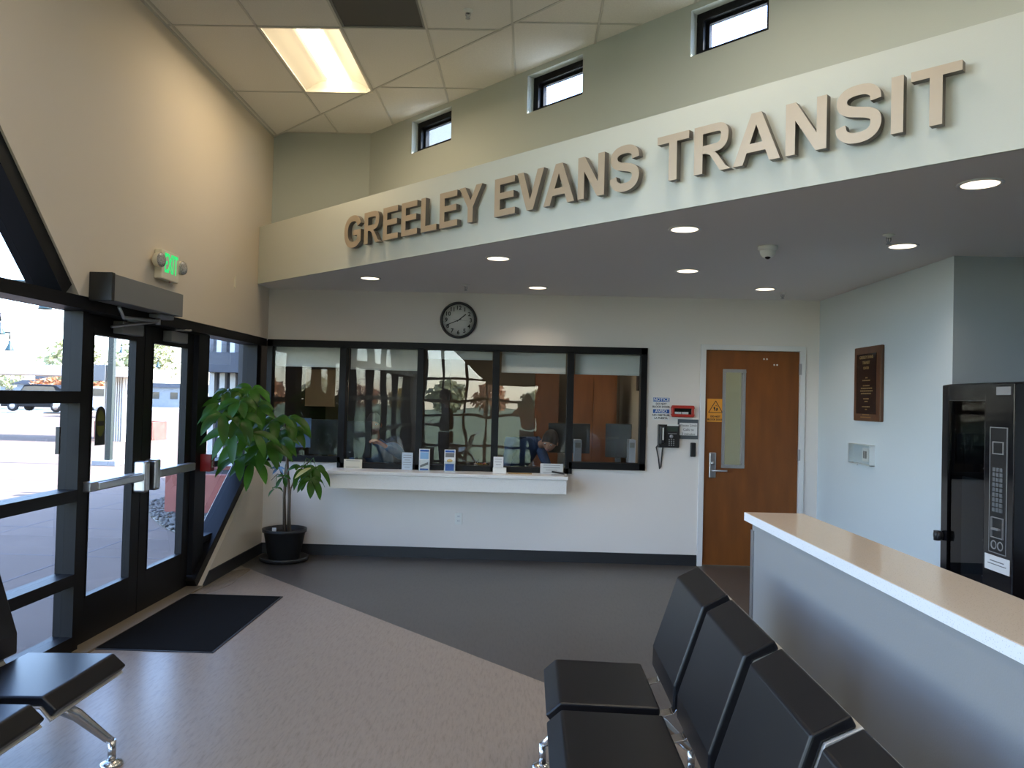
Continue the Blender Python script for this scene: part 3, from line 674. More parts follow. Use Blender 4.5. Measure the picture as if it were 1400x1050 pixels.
m = MB(); rect_frame(m, x0, x1, y0, y1, .014, XY, CZ-.004, CZ+.1); m.box(x0, x1, y0, y1, CZ+.1, CZ+.11); m.build('housing', REFL, e)
L = bpy.data.lights.new('troffer light', 'AREA'); L.shape = 'RECTANGLE'; L.size = .13; L.size_y = 1.04; L.energy = 15; L.color = (1, .80, .52); lo = bpy.data.objects.new('troffer_lamp', L); C.objects.link(lo); lo.location = (xm, (y0+y1)/2, CZ+.028)
TRE = 10; FILL_TROFF = [(6, 4), (2, 5), (6, 6), (2, 7), (5, 7), (9, 5)]  # unseen troffers added overhead to brighten the room
for (i, j) in FILL_TROFF:
    dx, dy = GX[i]-GX[2], GY[j+1]-GY[3]
    c_ = copy_tree(e, (dx, dy, 0), label='added troffer overhead out of view, fill light for the room', group='added fill troffers out of view')
    L2 = L.copy(); L2.energy = TRE; L2.color = (1, .95, .88); lo = bpy.data.objects.new('troffer_lamp', L2); C.objects.link(lo); lo.location = (xm+dx, (GY[3]+GY[2])/2+dy, CZ+.02)  # lamp of the added fill troffer
x0, x1, y0, y1 = GX[3]+.008, GX[4]-.008, GY[4]+.008, GY[3]-.008
e = thing('return_grille', ((x0+x1)/2, (y0+y1)/2, CZ), 'dark grey perforated air return panel set in the tiled ceiling', 'vent')
MB().box(x0, x1, y0, y1, CZ+.004, CZ+.02).build('panel', VENTM, e)
rect_frame(MB(), x0, x1, y0, y1, .015, XY, CZ-.002, CZ+.02).build('frame', GREYM, e)
DL = [(506, 380, 'farthest left, nearest the left wall'), (681, 353, 'above and right of the clock'), (936, 313, 'under the letters TRA of the sign'), (1340, 251, 'largest and rightmost'), (735, 393, 'directly over the ticket window pane'), (940, 370, 'between sign and wooden door'), (1234, 336, 'beside the sprinkler near the right wall'), (1046, 395, 'above the wooden door')]
base = None
for i, (a, b, w) in enumerate(DL):
    p = onZ(a, b, SZ)
    if base is None:
        e = thing('recessed_downlight', (p.x, p.y, SZ), 'x', 'downlight', 'downlights in the grey soffit')
        m = MB(); m.lathe([(.076, .0), (.096, -.0), (.098, -.004), (.092, -.008), (.080, -.006), (.076, -.0)], (p.x, p.y, SZ), (0, 0, 1), 36); m.build('trim_ring', TRIMW, e)
        m = MB(); m.lathe([(0, -.0045), (.079, -.0045)], (p.x, p.y, SZ), (0, 0, 1), 36); m.build('lens', LENSW, e)
        base = e; bp_ = p
    else: e = copy_tree(base, (p.x-bp_.x, p.y-bp_.y, 0))
    e['label'] = 'round lit recessed downlight in the grey soffit, ' + w
    L = bpy.data.lights.new('downlight', 'SPOT'); L.spot_size = 2.3; L.spot_blend = .8; L.energy = 19; L.shadow_soft_size = .07; L.color = (1, .84, .66)
    lo = bpy.data.objects.new('downlight_lamp', L); C.objects.link(lo); lo.location = (p.x, p.y, SZ-.02)
# sprinklers
sb = None
for (a, b, z, w) in ((640, 14, CZ, 'hanging from the tiled ceiling near the dark vent'), (1215, 321, SZ, 'in the soffit next to a downlight near the right wall'), (1070, 400, SZ, 'in the soffit just right of the light over the wooden door'), (637, 389, SZ, 'in the soffit above the clock')):
    p = onZ(a, b, z)
    if sb is None:
        e = thing('fire_sprinkler', (p.x, p.y, z), 'x', 'sprinkler', 'ceiling sprinklers')
        m = MB(); m.lathe([(.0, 0), (.034, 0), (.032, -.006), (.014, -.012), (.012, -.02)], (p.x, p.y, z), n=20); m.build('escutcheon', WHITEP, e)
        m = MB(); m.tube([(p.x-.012, p.y, z-.015), (p.x-.014, p.y, z-.035), (p.x, p.y, z-.055)], .003, 8); m.tube([(p.x+.012, p.y, z-.015), (p.x+.014, p.y, z-.035), (p.x, p.y, z-.055)], .003, 8); m.tube([(p.x, p.y, z-.015), (p.x, p.y, z-.05)], .004, 8); m.build('frame_arms', ALUD, e)
        m = MB(); m.lathe([(0, -.054), (.016, -.054), (.016, -.057), (0, -.058)], (p.x, p.y, z), n=16); m.build('deflector', ALUD, e)
        sb = e; sp_ = p
    else: e = copy_tree(sb, (p.x-sp_.x, p.y-sp_.y, z-CZ))
    e['label'] = 'small pendent fire sprinkler ' + w
p = onZ(1050, 337, SZ)
e = thing('dome_camera', (p.x, p.y, SZ), 'white security dome camera with a dark lens under the grey soffit', 'camera')
m = MB(); m.lathe([(0, 0), (.062, 0), (.062, -.02), (.055, -.028), (.05, -.03)], (p.x, p.y, SZ), n=28); m.build('base', WHITEP, e)
m = MB(); m.lathe([(.052, -.028), (.048, -.05), (.034, -.07), (.015, -.08), (0, -.082)], (p.x, p.y, SZ), n=28); m.build('dome', WHITEP, e)
m = MB(); m.ell((p.x-.004, p.y-.012, SZ-.070), (.02, .02, .016)); m.build('lens', BLACKG, e)
# ================================================================ SIGN LETTERS
def stroke(pts, w, n=6):
    P = [Vector((a, b)) for a, b in pts]; out = []
    Q = [P[0]*2-P[1]]+P+[P[-1]*2-P[-2]]
    for i in range(1, len(Q)-2):
        for k in range(n if i < len(Q)-3 else n+1):
            t = k/n; a, b, c, d = Q[i-1], Q[i], Q[i+1], Q[i+2]
            out.append(.5*((2*b)+(c-a)*t+(2*a-5*b+4*c-d)*t*t+(3*b-a-3*c+d)*t**3))
    L, R = [], []
    for i, p in enumerate(out):
        d = (out[min(i+1, len(out)-1)]-out[max(i-1, 0)]).normalized(); nn = Vector((-d.y, d.x)); L.append(p+nn*w/2); R.append(p-nn*w/2)
    return [[tuple(L[i]), tuple(L[i+1]), tuple(R[i+1]), tuple(R[i])] for i in range(len(out)-1)], [tuple(v) for v in L]+[tuple(v) for v in reversed(R)]
def R4(x0, y0, x1, y1): return [(x0, y0), (x1, y0), (x1, y1), (x0, y1)]
GL = {
 'E': (667, [[(73, 0), (618, 0), (618, 121), (218, 121), (218, 316), (578, 316), (578, 436), (218, 436), (218, 595), (603, 595), (603, 716), (73, 716)]], []),
 'L': (611, [[(77, 0), (588, 0), (588, 121), (221, 121), (221, 716), (77, 716)]], []),
 'T': (611, [[(234, 0), (378, 0), (378, 595), (590, 595), (590, 716), (21, 716), (21, 595), (234, 595)]], []),
 'I': (278, [R4(68, 0, 213, 716)], []),
 'N': (722, [[(73, 0), (208, 0), (208, 467), (496, 0), (642, 0), (642, 716), (507, 716), (507, 238), (214, 716), (73, 716)]], []),
 'V': (667, [[(256, 0), (410, 0), (666, 716), (512, 716), (336, 186), (155, 716), (1, 716)]], []),
 'Y': (667, [[(261, 0), (406, 0), (406, 302), (667, 716), (498, 716), (336, 437), (171, 716), (0, 716), (261, 301)]], []),
 'A': (722, [[(0, 0), (153, 0), (212, 163), (498, 163), (561, 0), (718, 0), (432, 716), (279, 716), (356, 549), (452, 284), (260, 284), (354, 549), (279, 716)]], []),
 'R': (722, [R4(73, 0, 218, 716), [(270, 293), (425, 293), (480, 235), (600, 60), (688, 0), (515, 0), (345, 255)]], [([(219, 655), (430, 655), (530, 640), (575, 580), (577, 505), (560, 425), (500, 372), (400, 355), (219, 353)], 121)]),
 'S': (667, [], [([(548, 500), (530, 590), (450, 652), (325, 668), (205, 650), (135, 600), (118, 530), (145, 460), (225, 410), (340, 378), (455, 345), (535, 290), (552, 205), (520, 120), (440, 64), (330, 48), (215, 66), (130, 130), (102, 228)], 135)]),
 'G': (778, [R4(401, 265, 712, 386), R4(570, 110, 712, 270)], [([(640, 500), (590, 590), (505, 650), (400, 665), (275, 645), (170, 570), (122, 460), (112, 355), (130, 235), (190, 135), (285, 70), (400, 50), (520, 72), (620, 130), (645, 150)], 138)])}
def glyph_mesh(m, ch, ox, sc, fn, a, b):
    w, polys, strokes = GL[ch]; T = lambda P: [(ox+x*sc, y*sc) for x, y in P]
    if ch == 'A':
        for P in ([(0, 0), (153, 0), (212, 163), (260, 284), (354, 549), (279, 716)], [(561, 0), (718, 0), (432, 716), (354, 549), (452, 284), (498, 163)], [(279, 716), (354, 549), (432, 716)], [(212, 163), (498, 163), (452, 284), (260, 284)]): m.prism(T(P), fn, a, b)
        return
    for P in polys: m.prism(T(P), fn, a, b)
    for pts, wd in strokes:
        quads, outline = stroke(pts, wd)
        for P in quads:      # front and back
            Q = T(P); m.add([fn(p, a) for p in Q], [(0, 1, 2, 3)]); m.add([fn(p, b) for p in Q], [(3, 2, 1, 0)])
        O = T(outline); n = len(O)
        m.add([fn(p, a) for p in O]+[fn(p, b) for p in O], [(i, (i+1) % n, (i+1) % n+n, i+n) for i in range(n)])
fdd = fn.dot(fa)
def fu(px, py): p = pl(px, py, fn, fdd); return (p-fa).dot(fd), p.z
uS, _ = fu(479, 320); uE, _ = fu(1321, 130)
zL = 2.775; word = 'GREELEY EVANS TRANSIT'
adv = [GL[c][0] if c != ' ' else 278 for c in word]; tot = sum(adv)-44-21; sc = (uE-uS)/tot
caph = 716*sc; zsc = sc
u = uS-44*sc
names = {0: 'first letter of the word GREELEY'}
ordn = ['first', 'second', 'third', 'fourth', 'fifth', 'sixth', 'seventh']; wi = 0; li = 0; wl = word.split()
for c in word:
    if c == ' ': u += 278*sc; wi += 1; li = 0; continue
    uc = u+GL[c][0]*sc/2; base_ = fa+fd*uc
    FNL = lambda p, w: tuple(fa+fd*p[0]-fn*w+Vector((0, 0, zL+p[1])))
    e = thing('sign_letter', tuple(base_-fn*.02+Vector((0, 0, zL))), 'large raised tan metal letter %s, %s letter of %s on the fascia' % (c, ordn[li], wl[wi]), 'sign letter', 'raised letters of the fascia sign')
    m = MB(); glyph_mesh(m, c, u, sc, FNL, .055, .057); m.build('face', TAN, e)
    m = MB(); glyph_mesh(m, c, u, sc, FNL, .018, .0548); m.build('return', TAND, e)
    u += GL[c][0]*sc; li += 1
# ================================================================ PONY WALL WITH QUARTZ CAP
pa, pb = onZ(1018, 700, 1.07), onZ(1400, 884, 1.07); pd = (pb-pa).normalized(); pn = Vector((-pd.y, pd.x, 0)); pn = pn if pn.x > 0 else -pn
e = thing('partition_wall', tuple(pa+pd*1.6+pn*.14-Vector((0, 0, 1.07))), 'low grey partition wall capped in speckled cream quartz behind the right bench', 'partition')
def PW(p, z): v = pa+pd*p[0]+pn*p[1]; return (v.x, v.y, z)
m = MB(); Lp = 3.6
m.prism(R4(0, 0, Lp, .285), PW, 1.03, 1.07); m.build('quartz_cap', [QUARTZ], e, .003)
m = MB(); m.prism(R4(.002, -.002, Lp, .0), PW, 1.031, 1.069); m.build('cap_edge', QUARTZE, e)
m = MB(); m.prism(R4(.03, .03, Lp, .255), PW, 0, 1.03); m.build('panel', W_GREY, e)
m = MB(); m.prism(R4(.024, .024, .06, .03), PW, 0, .99); m.prism(R4(.024, .024, .03, .26), PW, 0, .99); m.build('corner_guard', ALUD, e)
# ================================================================ VENDING MACHINE
vx_, vy0, vy1, vz = 2.62, 4.28, 5.02, 1.745
e = thing('vending_machine', (3.0, 4.65, 0), 'tall empty black snack vending machine standing against the right wall', 'vending machine')
m = MB(); m.box(vx_+.10, 3.45, vy0-.02, vy1, .03, vz+.012); m.build('cabinet', BLACKG, e, .006)
gy0, gy1, gz0, gz1 = vy0+.27, vy1-.075, .50, vz-.10
m = MB(); m.box(vx_, vx_+.10, vy0, gy0, .05, vz); m.box(vx_, vx_+.10, gy1, vy1, .05, vz); m.box(vx_, vx_+.10, gy0, gy1, .05, gz0); m.box(vx_, vx_+.10, gy0, gy1, gz1, vz)
dr = m.build('door', BLACKG, e, .006)
MB().box(vx_+.012, vx_+.018, gy0, gy1, gz0, gz1).build('pane', glassmat('vending glass', 1.5, (.5, .52, .55)), dr)
MB().box(vx_+.09, vx_+.10, gy0-.01, gy1+.01, gz0-.01, 1.18).build('inner_panel', mat('charcoal liner', (.05, .055, .065), .5), e)
m = MB()
for (y, z) in ((gy0+.05, 1.25), (gy0+.04, 1.05), (gy0+.05, .83), (gy0+.05, .62)):
    m.tube([(vx_+.08, y+.02*k, z+.006*math.sin(k*2)) for k in range(6)], .004, 6); m.tube([(vx_+.08, y, z), (vx_+.075, y+.03, z+.11)], .003, 6)
m.build('wiring', ALUD, e)
for (z, c_) in ((1.47, SIGNO), (1.42, SIGNB), (1.12, REDO)): MB().box(vx_+.07, vx_+.08, gy0+.03, gy0+.055, z-.03, z+.02).build('cable_tag', c_, e)
c1_ = vy0+.215; c0_ = vy0+.055
m = MB(); rect_frame(m, c0_, c1_, .80, 1.50, .004, YZ, vx_-.004, vx_+.001); cp = m.build('control_panel', GREYC, e)
MB().box(vx_-.003, vx_+.001, c0_+.005, c1_-.005, .805, 1.495).build('panel_face', BLACKP, cp)
m = MB(); rect_frame(m, c0_+.03, c1_-.03, 1.35, 1.42, .005, YZ, vx_-.008, vx_-.002); m.build('display', GREYC, cp)
m = MB()
for i in range(3):
    for j in range(9): m.box(vx_-.008, vx_-.002, c0_+.035+i*.033, c0_+.058+i*.033, 1.03+j*.028, 1.05+j*.028)
m.build('keypad', mat('pale keys', (.12, .13, .14), .5), cp)
m = MB(); rect_frame(m, c0_+.02, c1_-.03, .885, 1.0, .004, YZ, vx_-.012, vx_-.002); m.box(vx_-.02, vx_-.002, c0_+.05, c1_-.05, .93, .94); m.build('bill_slot', GREYC, cp)
m = MB(); m.lathe([(.018, 0), (.024, .004), (.026, .0)], (vx_-.004, c0_+.05, .845), (-1, 0, 0), 16); m.lathe([(.018, 0), (.024, .004), (.026, .0)], (vx_-.004, c0_+.11, .845), (-1, 0, 0), 16); m.build('coin_buttons', GREYC, cp)
MB().box(vx_-.004, vx_-.001, vy0+.03, vy0+.16, vz-.065, vz-.02).build('maker_badge', GREYC, e)
o = MB().box(vx_-.004, vx_-.001, vy0+.02, vy0+.25, .70, .785).build('paper_note', PAPER, e)
m = MB(); m.box(vx_-.0048, vx_-.004, vy0+.07, vy0+.20, .752, .758); m.box(vx_-.0048, vx_-.004, vy0+.05, vy0+.22, .735, .740); m.build('lettering', INKG, o)
m = MB(); m.tube([(vx_-.005, vy1-.02, .80), (vx_-.04, vy1-.02, .80)], .03, 16); m.tube([(vx_-.03, vy1-.02, .83), (vx_-.03, vy1-.02, .77)], .02, 12); m.build('lock_handle', BLACKP, e)
# ================================================================ FLOOR MAT
e = thing('entrance_mat', (-2.25, 5.4, 0), 'charcoal ribbed entrance mat on the floor in front of the glass doors', 'mat')
MB().box(-2.60, -1.89, 4.77, 6.10, 0, .008).build('pile', MATM, e)
rect_frame(MB(), -2.615, -1.875, 4.755, 6.115, .02, XY, 0, .005).build('border', RUBBER, e)
# ================================================================ BENCHES
SEATP = [(.095, .39), (.152, .44), (.53, .432)]
BACKP = [(.578, .425), (.580, .515), (.682, .82), (.775, .87)]
def bench(name, label, x_of, y_far, nseat, pitch=.572, wd=.505, zr=0):
    y_c = y_far-(nseat*pitch)/2
    e = thing(name, (x_of(.4), y_c, 0), label, 'bench', 'black airport style benches')
    def slab(prof, t0, t1, ya, yb, mt, nm, par, bev):
        # offset polyline profile: thickness below/behind the surface
        P = [Vector(p) for p in prof]; up, dn = [], []
        for i, p in enumerate(P):
            d = (P[min(i+1, len(P)-1)]-P[max(i-1, 0)]).normalized(); nn = Vector((d.y, -d.x)); up.append(p+nn*t0); dn.append(p+nn*t1)
        m = MB(); k = len(P); vs = []
        for Y in (ya, yb): vs += [(x_of(v.x), Y, v.y) for v in up]+[(x_of(v.x), Y, v.y) for v in dn]
        fs = []
        for i in range(k-1):
            fs += [(i, i+1, i+1+2*k, i+2*k), (k+i, k+i+1, k+i+1+2*k, k+i+2*k), (i, i+1, k+i+1, k+i), (2*k+i, 2*k+i+1, 3*k+i+1, 3*k+i)]
        fs += [(0, k, 3*k, 2*k), (k-1, 2*k-1, 4*k-1, 3*k-1)]
        m.add(vs, fs); return m.build(nm, mt, par, bev, 3)
    for i in range(nseat):
        yb = y_far-i*pitch; ya = yb-wd
        slab(SEATP, 0, .036, ya, yb, LEATHER, 'seat', e, .008)
        slab(BACKP, 0, .034, ya, yb, LEATHER, 'backrest', e, .008)
        sh = [(.088, .36), (.155, .402), (.53, .394), (.60, .405), (.625, .50), (.722, .79), (.80, .842)]
        slab([(.087, .383), (.152, .44), (.538, .432)], .0365, .045, ya-.008, yb+.008, RIM, 'seat_shell', e, .002)
        slab([(.578, .418), (.580, .515), (.682, .82), (.784, .875)], .0345, .043, ya-.008, yb+.008, RIM, 'back_shell', e, .002)
        for q in (.10, .78):
            slab([(.42, .392), (.545, .380), (.590, .392), (.612, .425), (.622, .50)], 0, .008, ya+wd*q, ya+wd*q+.06, ALU, 'bracket', e, .002)
    m = MB(); m.box(min(x_of(.36), x_of(.42)), max(x_of(.36), x_of(.42)), y_far-nseat*pitch+.1, y_far-.08, .315, .365); m.build('beam', BLACKP, e, .008)
    for yl, sg in ((y_far-.09, 1), (y_far-(nseat-1)*pitch-.42, -1)):
        yo = yl-.16*sg
        for (xk, nm) in ((.10, 0), (.74, 1)):
            m = MB(); x_in = .36 if xk < .4 else .44
            pts = [(x_of(x_in), yo, .35), (x_of(x_in*.45+xk*.55), yo+(yl-yo)*.6, .23), (x_of(xk*.93+x_in*.07), yl-.01*sg, .115), (x_of(xk), yl, .10)]
            m.tube(pts, [.034, .026, .018, .015], 12); m.tube([(x_of(xk), yl, .105), (x_of(xk), yl, .018)], .016, 12)
            lg = m.build('leg', ALU, e)
            m = MB(); m.lathe([(0, .022), (.018, .02), (.042, .012), (.046, .004), (.046, 0), (0, 0)], (x_of(xk), yl, 0), n=24); m.build('foot', ALU, lg)
    return e
bench('tandem_bench', 'black four seat bench with aluminium edges along the low grey partition', lambda x: x, 3.515, 5)
bench('tandem_bench', 'black bench with aluminium legs beside the left windows, foot near the mat', lambda x: -1.625-x, 3.405, 4)
bench('tandem_bench', 'black bench seen only as a reflection in the ticket window glass', lambda x: -1.9+x, -1.0, 3)
# ================================================================ PLANT
pp = onZ(388, 766, 0); px_, py_ = pp.x, pp.y+.0
e = thing('potted_money_tree', (px_, py_, 0), 'tall leafy money tree in a dark grey pot in the corner by the ticket window', 'plant')
m = MB(); m.lathe([(0, 0), (.20, 0), (.225, .012), (.232, .04), (.222, .045), (.21, .02), (0, .016)], (px_, py_, 0), n=40); m.build('saucer', POTM, e)
m = MB(); m.lathe([(0, .018), (.135, .018), (.145, .03), (.192, .27), (.205, .275), (.207, .305), (.19, .305), (.18, .28), (.17, .262), (0, .262)], (px_, py_, 0), n=40); m.build('pot', POTM, e)
m = MB(); m.lathe([(0, .27), (.10, .272), (.178, .262)], (px_, py_, 0), n=30); m.build('soil', SOIL, e)
MB().obox((px_-.06, py_-.13, .30), (1, .2, 0), (0, 1, .2), ZUP, .018, .002, .028).build('plant_tag', PAPER, e)
m = MB()
stems = [[(.0, .0, .25), (-.015, 0, .6), (.0, .01, .95), (-.06, -.1, 1.2), (-.15, -.35, 1.38)], [(.03, .02, .25), (.035, .0, .6), (.01, -.01, .9), (.02, -.1, 1.15), (.04, -.15, 1.30)], [(.06, -.01, .25), (.04, -.01, .5), (.05, -.02, .68), (.10, -.03, .80), (.17, -.05, .90), (.25, -.08, .96)], [(-.0, -.0, .7), (-.06, -.2, 1.05), (-.12, -.45, 1.22), (-.18, -.65, 1.34)], [(-.01, .0, .95), (-.04, -.2, 1.35), (-.12, -.45, 1.52), (-.16, -.6, 1.60)], [(0, 0, .8), (-.08, -.02, .82), (-.13, -.05, .76)]]
for st, r in zip(stems, (.017, .016, .009, .010, .010, .005)): m.tube([(px_+a, py_+b, c) for a, b, c in st], [r]+[r*.85]*(len(st)-2)+[r*.5], 8)
m.build('trunk', BARK, e)
lf = MB(); ly = MB(); pet = MB()
def leaflet(mb, o, d, up, L, w, droop=.5):
    o = Vector(o); d = Vector(d).normalized(); up = Vector(up); sd = d.cross(up).normalized(); up = sd.cross(d).normalized()
    N = 7; vs = []; fs = []; pos = o.copy(); dirv = d.copy()
    for k in range(N+1):
        t = k/N; ww = w*(math.sin(PI*min(1, t*.93+.05))**.8)*(1 if t < .55 else 1-.25*(t-.55)); ww = max(ww, .001) if k < N else .0015
        u2 = sd.cross(dirv).normalized(); vs += [pos-sd*ww+u2*ww*.28, pos, pos+sd*ww+u2*ww*.28]
        dirv = (dirv-Vector((0, 0, droop/N*1.6))).normalized(); pos = pos+dirv*L/N
    for k in range(N): b = 3*k; fs += [(b, b+1, b+4, b+3), (b+1, b+2, b+5, b+4)]
    mb.add(vs, fs, True)
def cluster(a, b, Y, n=6, L=.24, w=.044, tilt=.3, src=None, face=None, droop=.9, rnd=None, mb=None):
    c = onY(a, b, Y); rr = random.Random(int(a*7+b*13))
    f = Vector(face if face else (rr.uniform(-.3, .4), -rr.uniform(.3, .9), rr.uniform(.4, 1))).normalized()
    s = f.orthogonal().normalized(); t = f.cross(s); ph = rr.uniform(0, 6.28)
    for k in range(n):
        an = ph+2*PI*k/n+rr.uniform(-.15, .15); d = (s*math.cos(an)+t*math.sin(an)+f*tilt).normalized()
        if d.z > .55: d.z = .3; d.normalize()
        leaflet(mb or lf, c+d*.012, d, f, L*rr.uniform(.75, 1.1)*(.8 if d.z > .2 else 1.05), w*rr.uniform(.85, 1.15), droop*rr.uniform(.7, 1.3))
    srcp = Vector((px_, py_, 0))+Vector(src if src else (-.1, -.3, 1.25)); mid = (srcp+c)/2+Vector((0, 0, .06)); pet.tube([srcp, mid, c], [.004, .003, .0025], 6)
CL = [(312, 535, 6.55), (345, 532, 6.75), (328, 548, 6.35), (300, 552, 6.40), (303, 566, 6.25), (330, 570, 6.3), (352, 556, 6.6), (318, 590, 6.30), (345, 592, 6.4), (372, 575, 6.7), (395, 572, 6.95), (385, 600, 6.8), (362, 610, 6.5), (328, 626, 6.55), (346, 632, 6.7), (400, 590, 7.1), (340, 575, 6.9), (335, 545, 6.9), (362, 588, 7.0), (325, 605, 6.8)]
for i, (a, b, Y) in enumerate(CL): cluster(a, b, Y, 6 if i % 3 else 7, L=.27 if b > 560 else .22, src=(-.16, -.6, 1.5) if b < 570 else (-.12, -.4, 1.25))
for (a, b, Y) in ((413, 640, 7.18), (432, 640, 7.22), (425, 655, 7.1), (418, 648, 7.3)): cluster(a, b, Y, 6, L=.20, w=.034, src=(.25, -.08, .96), face=(.3, -.6, .7), droop=1.3)
cluster(388, 652, 7.2, 5, L=.11, w=.02, src=(0, 0, .9)); cluster(377, 668, 7.2, 3, L=.10, w=.016, src=(-.08, -.02, .82))
lf.build('foliage', LEAFM, e)
c = onY(425, 640, 7.05); leaflet(ly, c, (-.6, -.3, -.25), (0, -.5, 1), .17, .03, .3); ly.build('yellow_leaf', LEAFY, e)
pet.build('petioles', mat('leaf stalk green', (.06, .13, .03), .6), e)
m = MB(); c = onY(381, 640, 7.2)
for an in (-.3, .5, 2.6, 3.6): leaflet(m, c, (math.cos(an), -.4, math.sin(an)), (0, -1, .2), .08, .014, .6)
m.build('ribbon', RIBB, e)
# ================================================================ COUNTER-TOP ITEMS (against the glass)
kz = .868
def card(name, x0, y0, x1, y1, Y, mt, label, cat, lines=0, tilt=.008, txt=None, z=None):
    a = onY(x0, y0, Y); b = onY(x1, y1, Y); zb = kz if z is None else z; H = a.z-b.z
    e = thing(name, ((a.x+b.x)/2, Y, zb), label, cat)
    MB().box(a.x, b.x, Y-.004, Y+.004, zb, zb+H).build('card', mt, e, .001)
    m = MB(); m.box(a.x, b.x, Y+.004, Y+.03, zb, zb+.006); m.build('stand', GLASSP, e)
    m = MB()
    if txt:
        for t, s, k in txt: put_text(m, t, s, ((a.x+b.x)/2, Y-.0048, zb+H*k), XR, ZUP, .0002)
    for k in range(lines):
        zz = zb+H*(.85-.7*k/max(1, lines-1)); w = (b.x-a.x)*(.5 if k % 3 == 2 else .75); m.box((a.x+b.x-w)/2, (a.x+b.x+w)/2, Y-.0055, Y-.004, zz-.002, zz+.002)
    if m.v: m.build('lettering', INKG, e)
    return e
card('counter_notice', 470.5, 623, 495, 636, 7.70, PAPERC, 'small cream notice card at the left end of the ticket counter', 'notice', 2)
card('paper_notice', 550, 613, 564, 637, 7.70, mat('pale blue paper', (.50, .58, .66), .8), 'pale blue paper sheet in front of glass left of the brochures', 'notice', 6)
def brochure(x0, y0, x1, y1, Y, label, var):
    a = onY(x0, y0, Y); b = onY(x1, y1, Y); H = a.z-b.z; W = b.x-a.x; xc = (a.x+b.x)/2
    e = thing('brochure_stack', (xc, Y, kz), label, 'brochures')
    MB().box(a.x, b.x, Y-.01, Y+.012, kz, kz+H).build('leaflets', PAPER, e)
    m = MB(); m.box(a.x+.008, b.x-.008, Y-.0115, Y-.010, kz+H*.88, kz+H*.97); m.box(a.x+.01, b.x-.01, Y-.0115, Y-.01, kz+.01, kz+H*(.12 if var == 0 else .36)); m.build('blue_band', SIGNB, e)
    m = MB(); m.box(a.x+.01, b.x-.01, Y-.0115, Y-.01, kz+H*(.55 if var == 0 else .66), kz+H*.86); m.build('picture', SKYB if var == 0 else INKG, e)
    m = MB(); 
    if var == 0: m.prism([(a.x+.012, kz+H*.16), (b.x-.012, kz+H*.30), (b.x-.012, kz+H*.42), (a.x+.012, kz+H*.26)], XZ, Y-.0118, Y-.01)
    else: m.ell((xc, Y-.011, kz+H*.50), (W*.27, .001, H*.07))
    m.build('emblem', INKG if var == 0 else GOLD, e)
    m = MB(); m.box(a.x-.003, b.x+.003, Y-.016, Y-.014, kz, kz+H*.5); m.box(a.x-.003, b.x+.003, Y+.013, Y+.016, kz, kz+H*1.03); m.box(a.x-.003, b.x+.003, Y-.016, Y+.016, kz, kz+.003); m.build('holder', GLASSP, e)
brochure(573.5, 613.5, 587, 644, 7.62, 'white and blue bus brochures with a diagonal road picture on the counter', 0)
brochure(608, 614, 622, 644.5, 7.62, 'white and blue brochures with a small gold oval on the counter', 1)
e = card('card_holder', 675, 617, 688, 639, 7.66, PAPER, 'white leaflet standing in a small white holder on the counter', 'leaflet', 5)
a = onY(674, 639, 7.62); b = onY(692, 649, 7.62); MB().box(a.x, b.x, 7.60, 7.64, kz, a.z+.0).build('holder_base', WHITEP, e, .003)
card('counter_sign', 739, 628, 769.5, 643, 7.66, mat('pale grey card', (.55, .56, .56), .7), 'pale grey sign lying low at the right end of the counter, below a cream card', 'notice', 4)
a = onY(746, 618, 7.70); card('name_card', 746, 618.5, 770.5, 628, 7.72, PAPERC, 'cream name card standing behind the grey sign at counter right', 'notice', 2)
a = onY(763, 646, 7.55); e = thing('hand_stapler', (a.x, 7.55, kz), 'small dark stapler lying at the right end of the white counter', 'stapler')
m = MB(); m.box(a.x-.065, a.x+.065, 7.53, 7.57, kz, kz+.012); m.build('base', ALUD, e, .004)
m = MB(); m.beam((a.x-.062, 7.55, kz+.034), (a.x+.06, 7.55, kz+.018), ZUP, .03, .018); m.build('arm', BLACKP, e, .006)
a = onY(711, 646.5, 7.6); e = MB().box(a.x-.115, a.x+.115, 7.58, 7.66, kz, kz+.006).build('brass_strip', GOLD, None, .002); props(e, 'thin gold coloured strip lying on the counter beneath the transaction slot', 'strip')
# ================================================================ OFFICE BEHIND THE GLASS
m = MB(); m.box(-2.9, 5.6, 7.9, 12.0, -.05, 0); m.build('floor_office', CARPET)['kind'] = 'structure'
m = MB(); m.box(-2.9, 5.6, 7.9, 12.0, 2.62, 2.66); m.build('ceiling_office', mat('office ceiling', (.5, .49, .46), .9))['kind'] = 'structure'
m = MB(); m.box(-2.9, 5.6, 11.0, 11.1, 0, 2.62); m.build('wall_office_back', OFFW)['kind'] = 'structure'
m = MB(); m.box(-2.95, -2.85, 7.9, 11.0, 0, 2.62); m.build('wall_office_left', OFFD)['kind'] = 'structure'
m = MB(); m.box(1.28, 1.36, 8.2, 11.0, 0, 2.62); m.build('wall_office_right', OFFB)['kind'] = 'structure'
def offbox(x0, y0, x1, y1, Y, mt, nm, label=None, cat=None, group=None, t=.04, bev=0):
    a = onY(x0, y0, Y); b = onY(x1, y1, Y); o = MB().box(a.x, b.x, Y, Y+t, max(b.z, 0), a.z).build(nm, mt, None, bev)
    if label: props(o, label, cat, group)
    return o
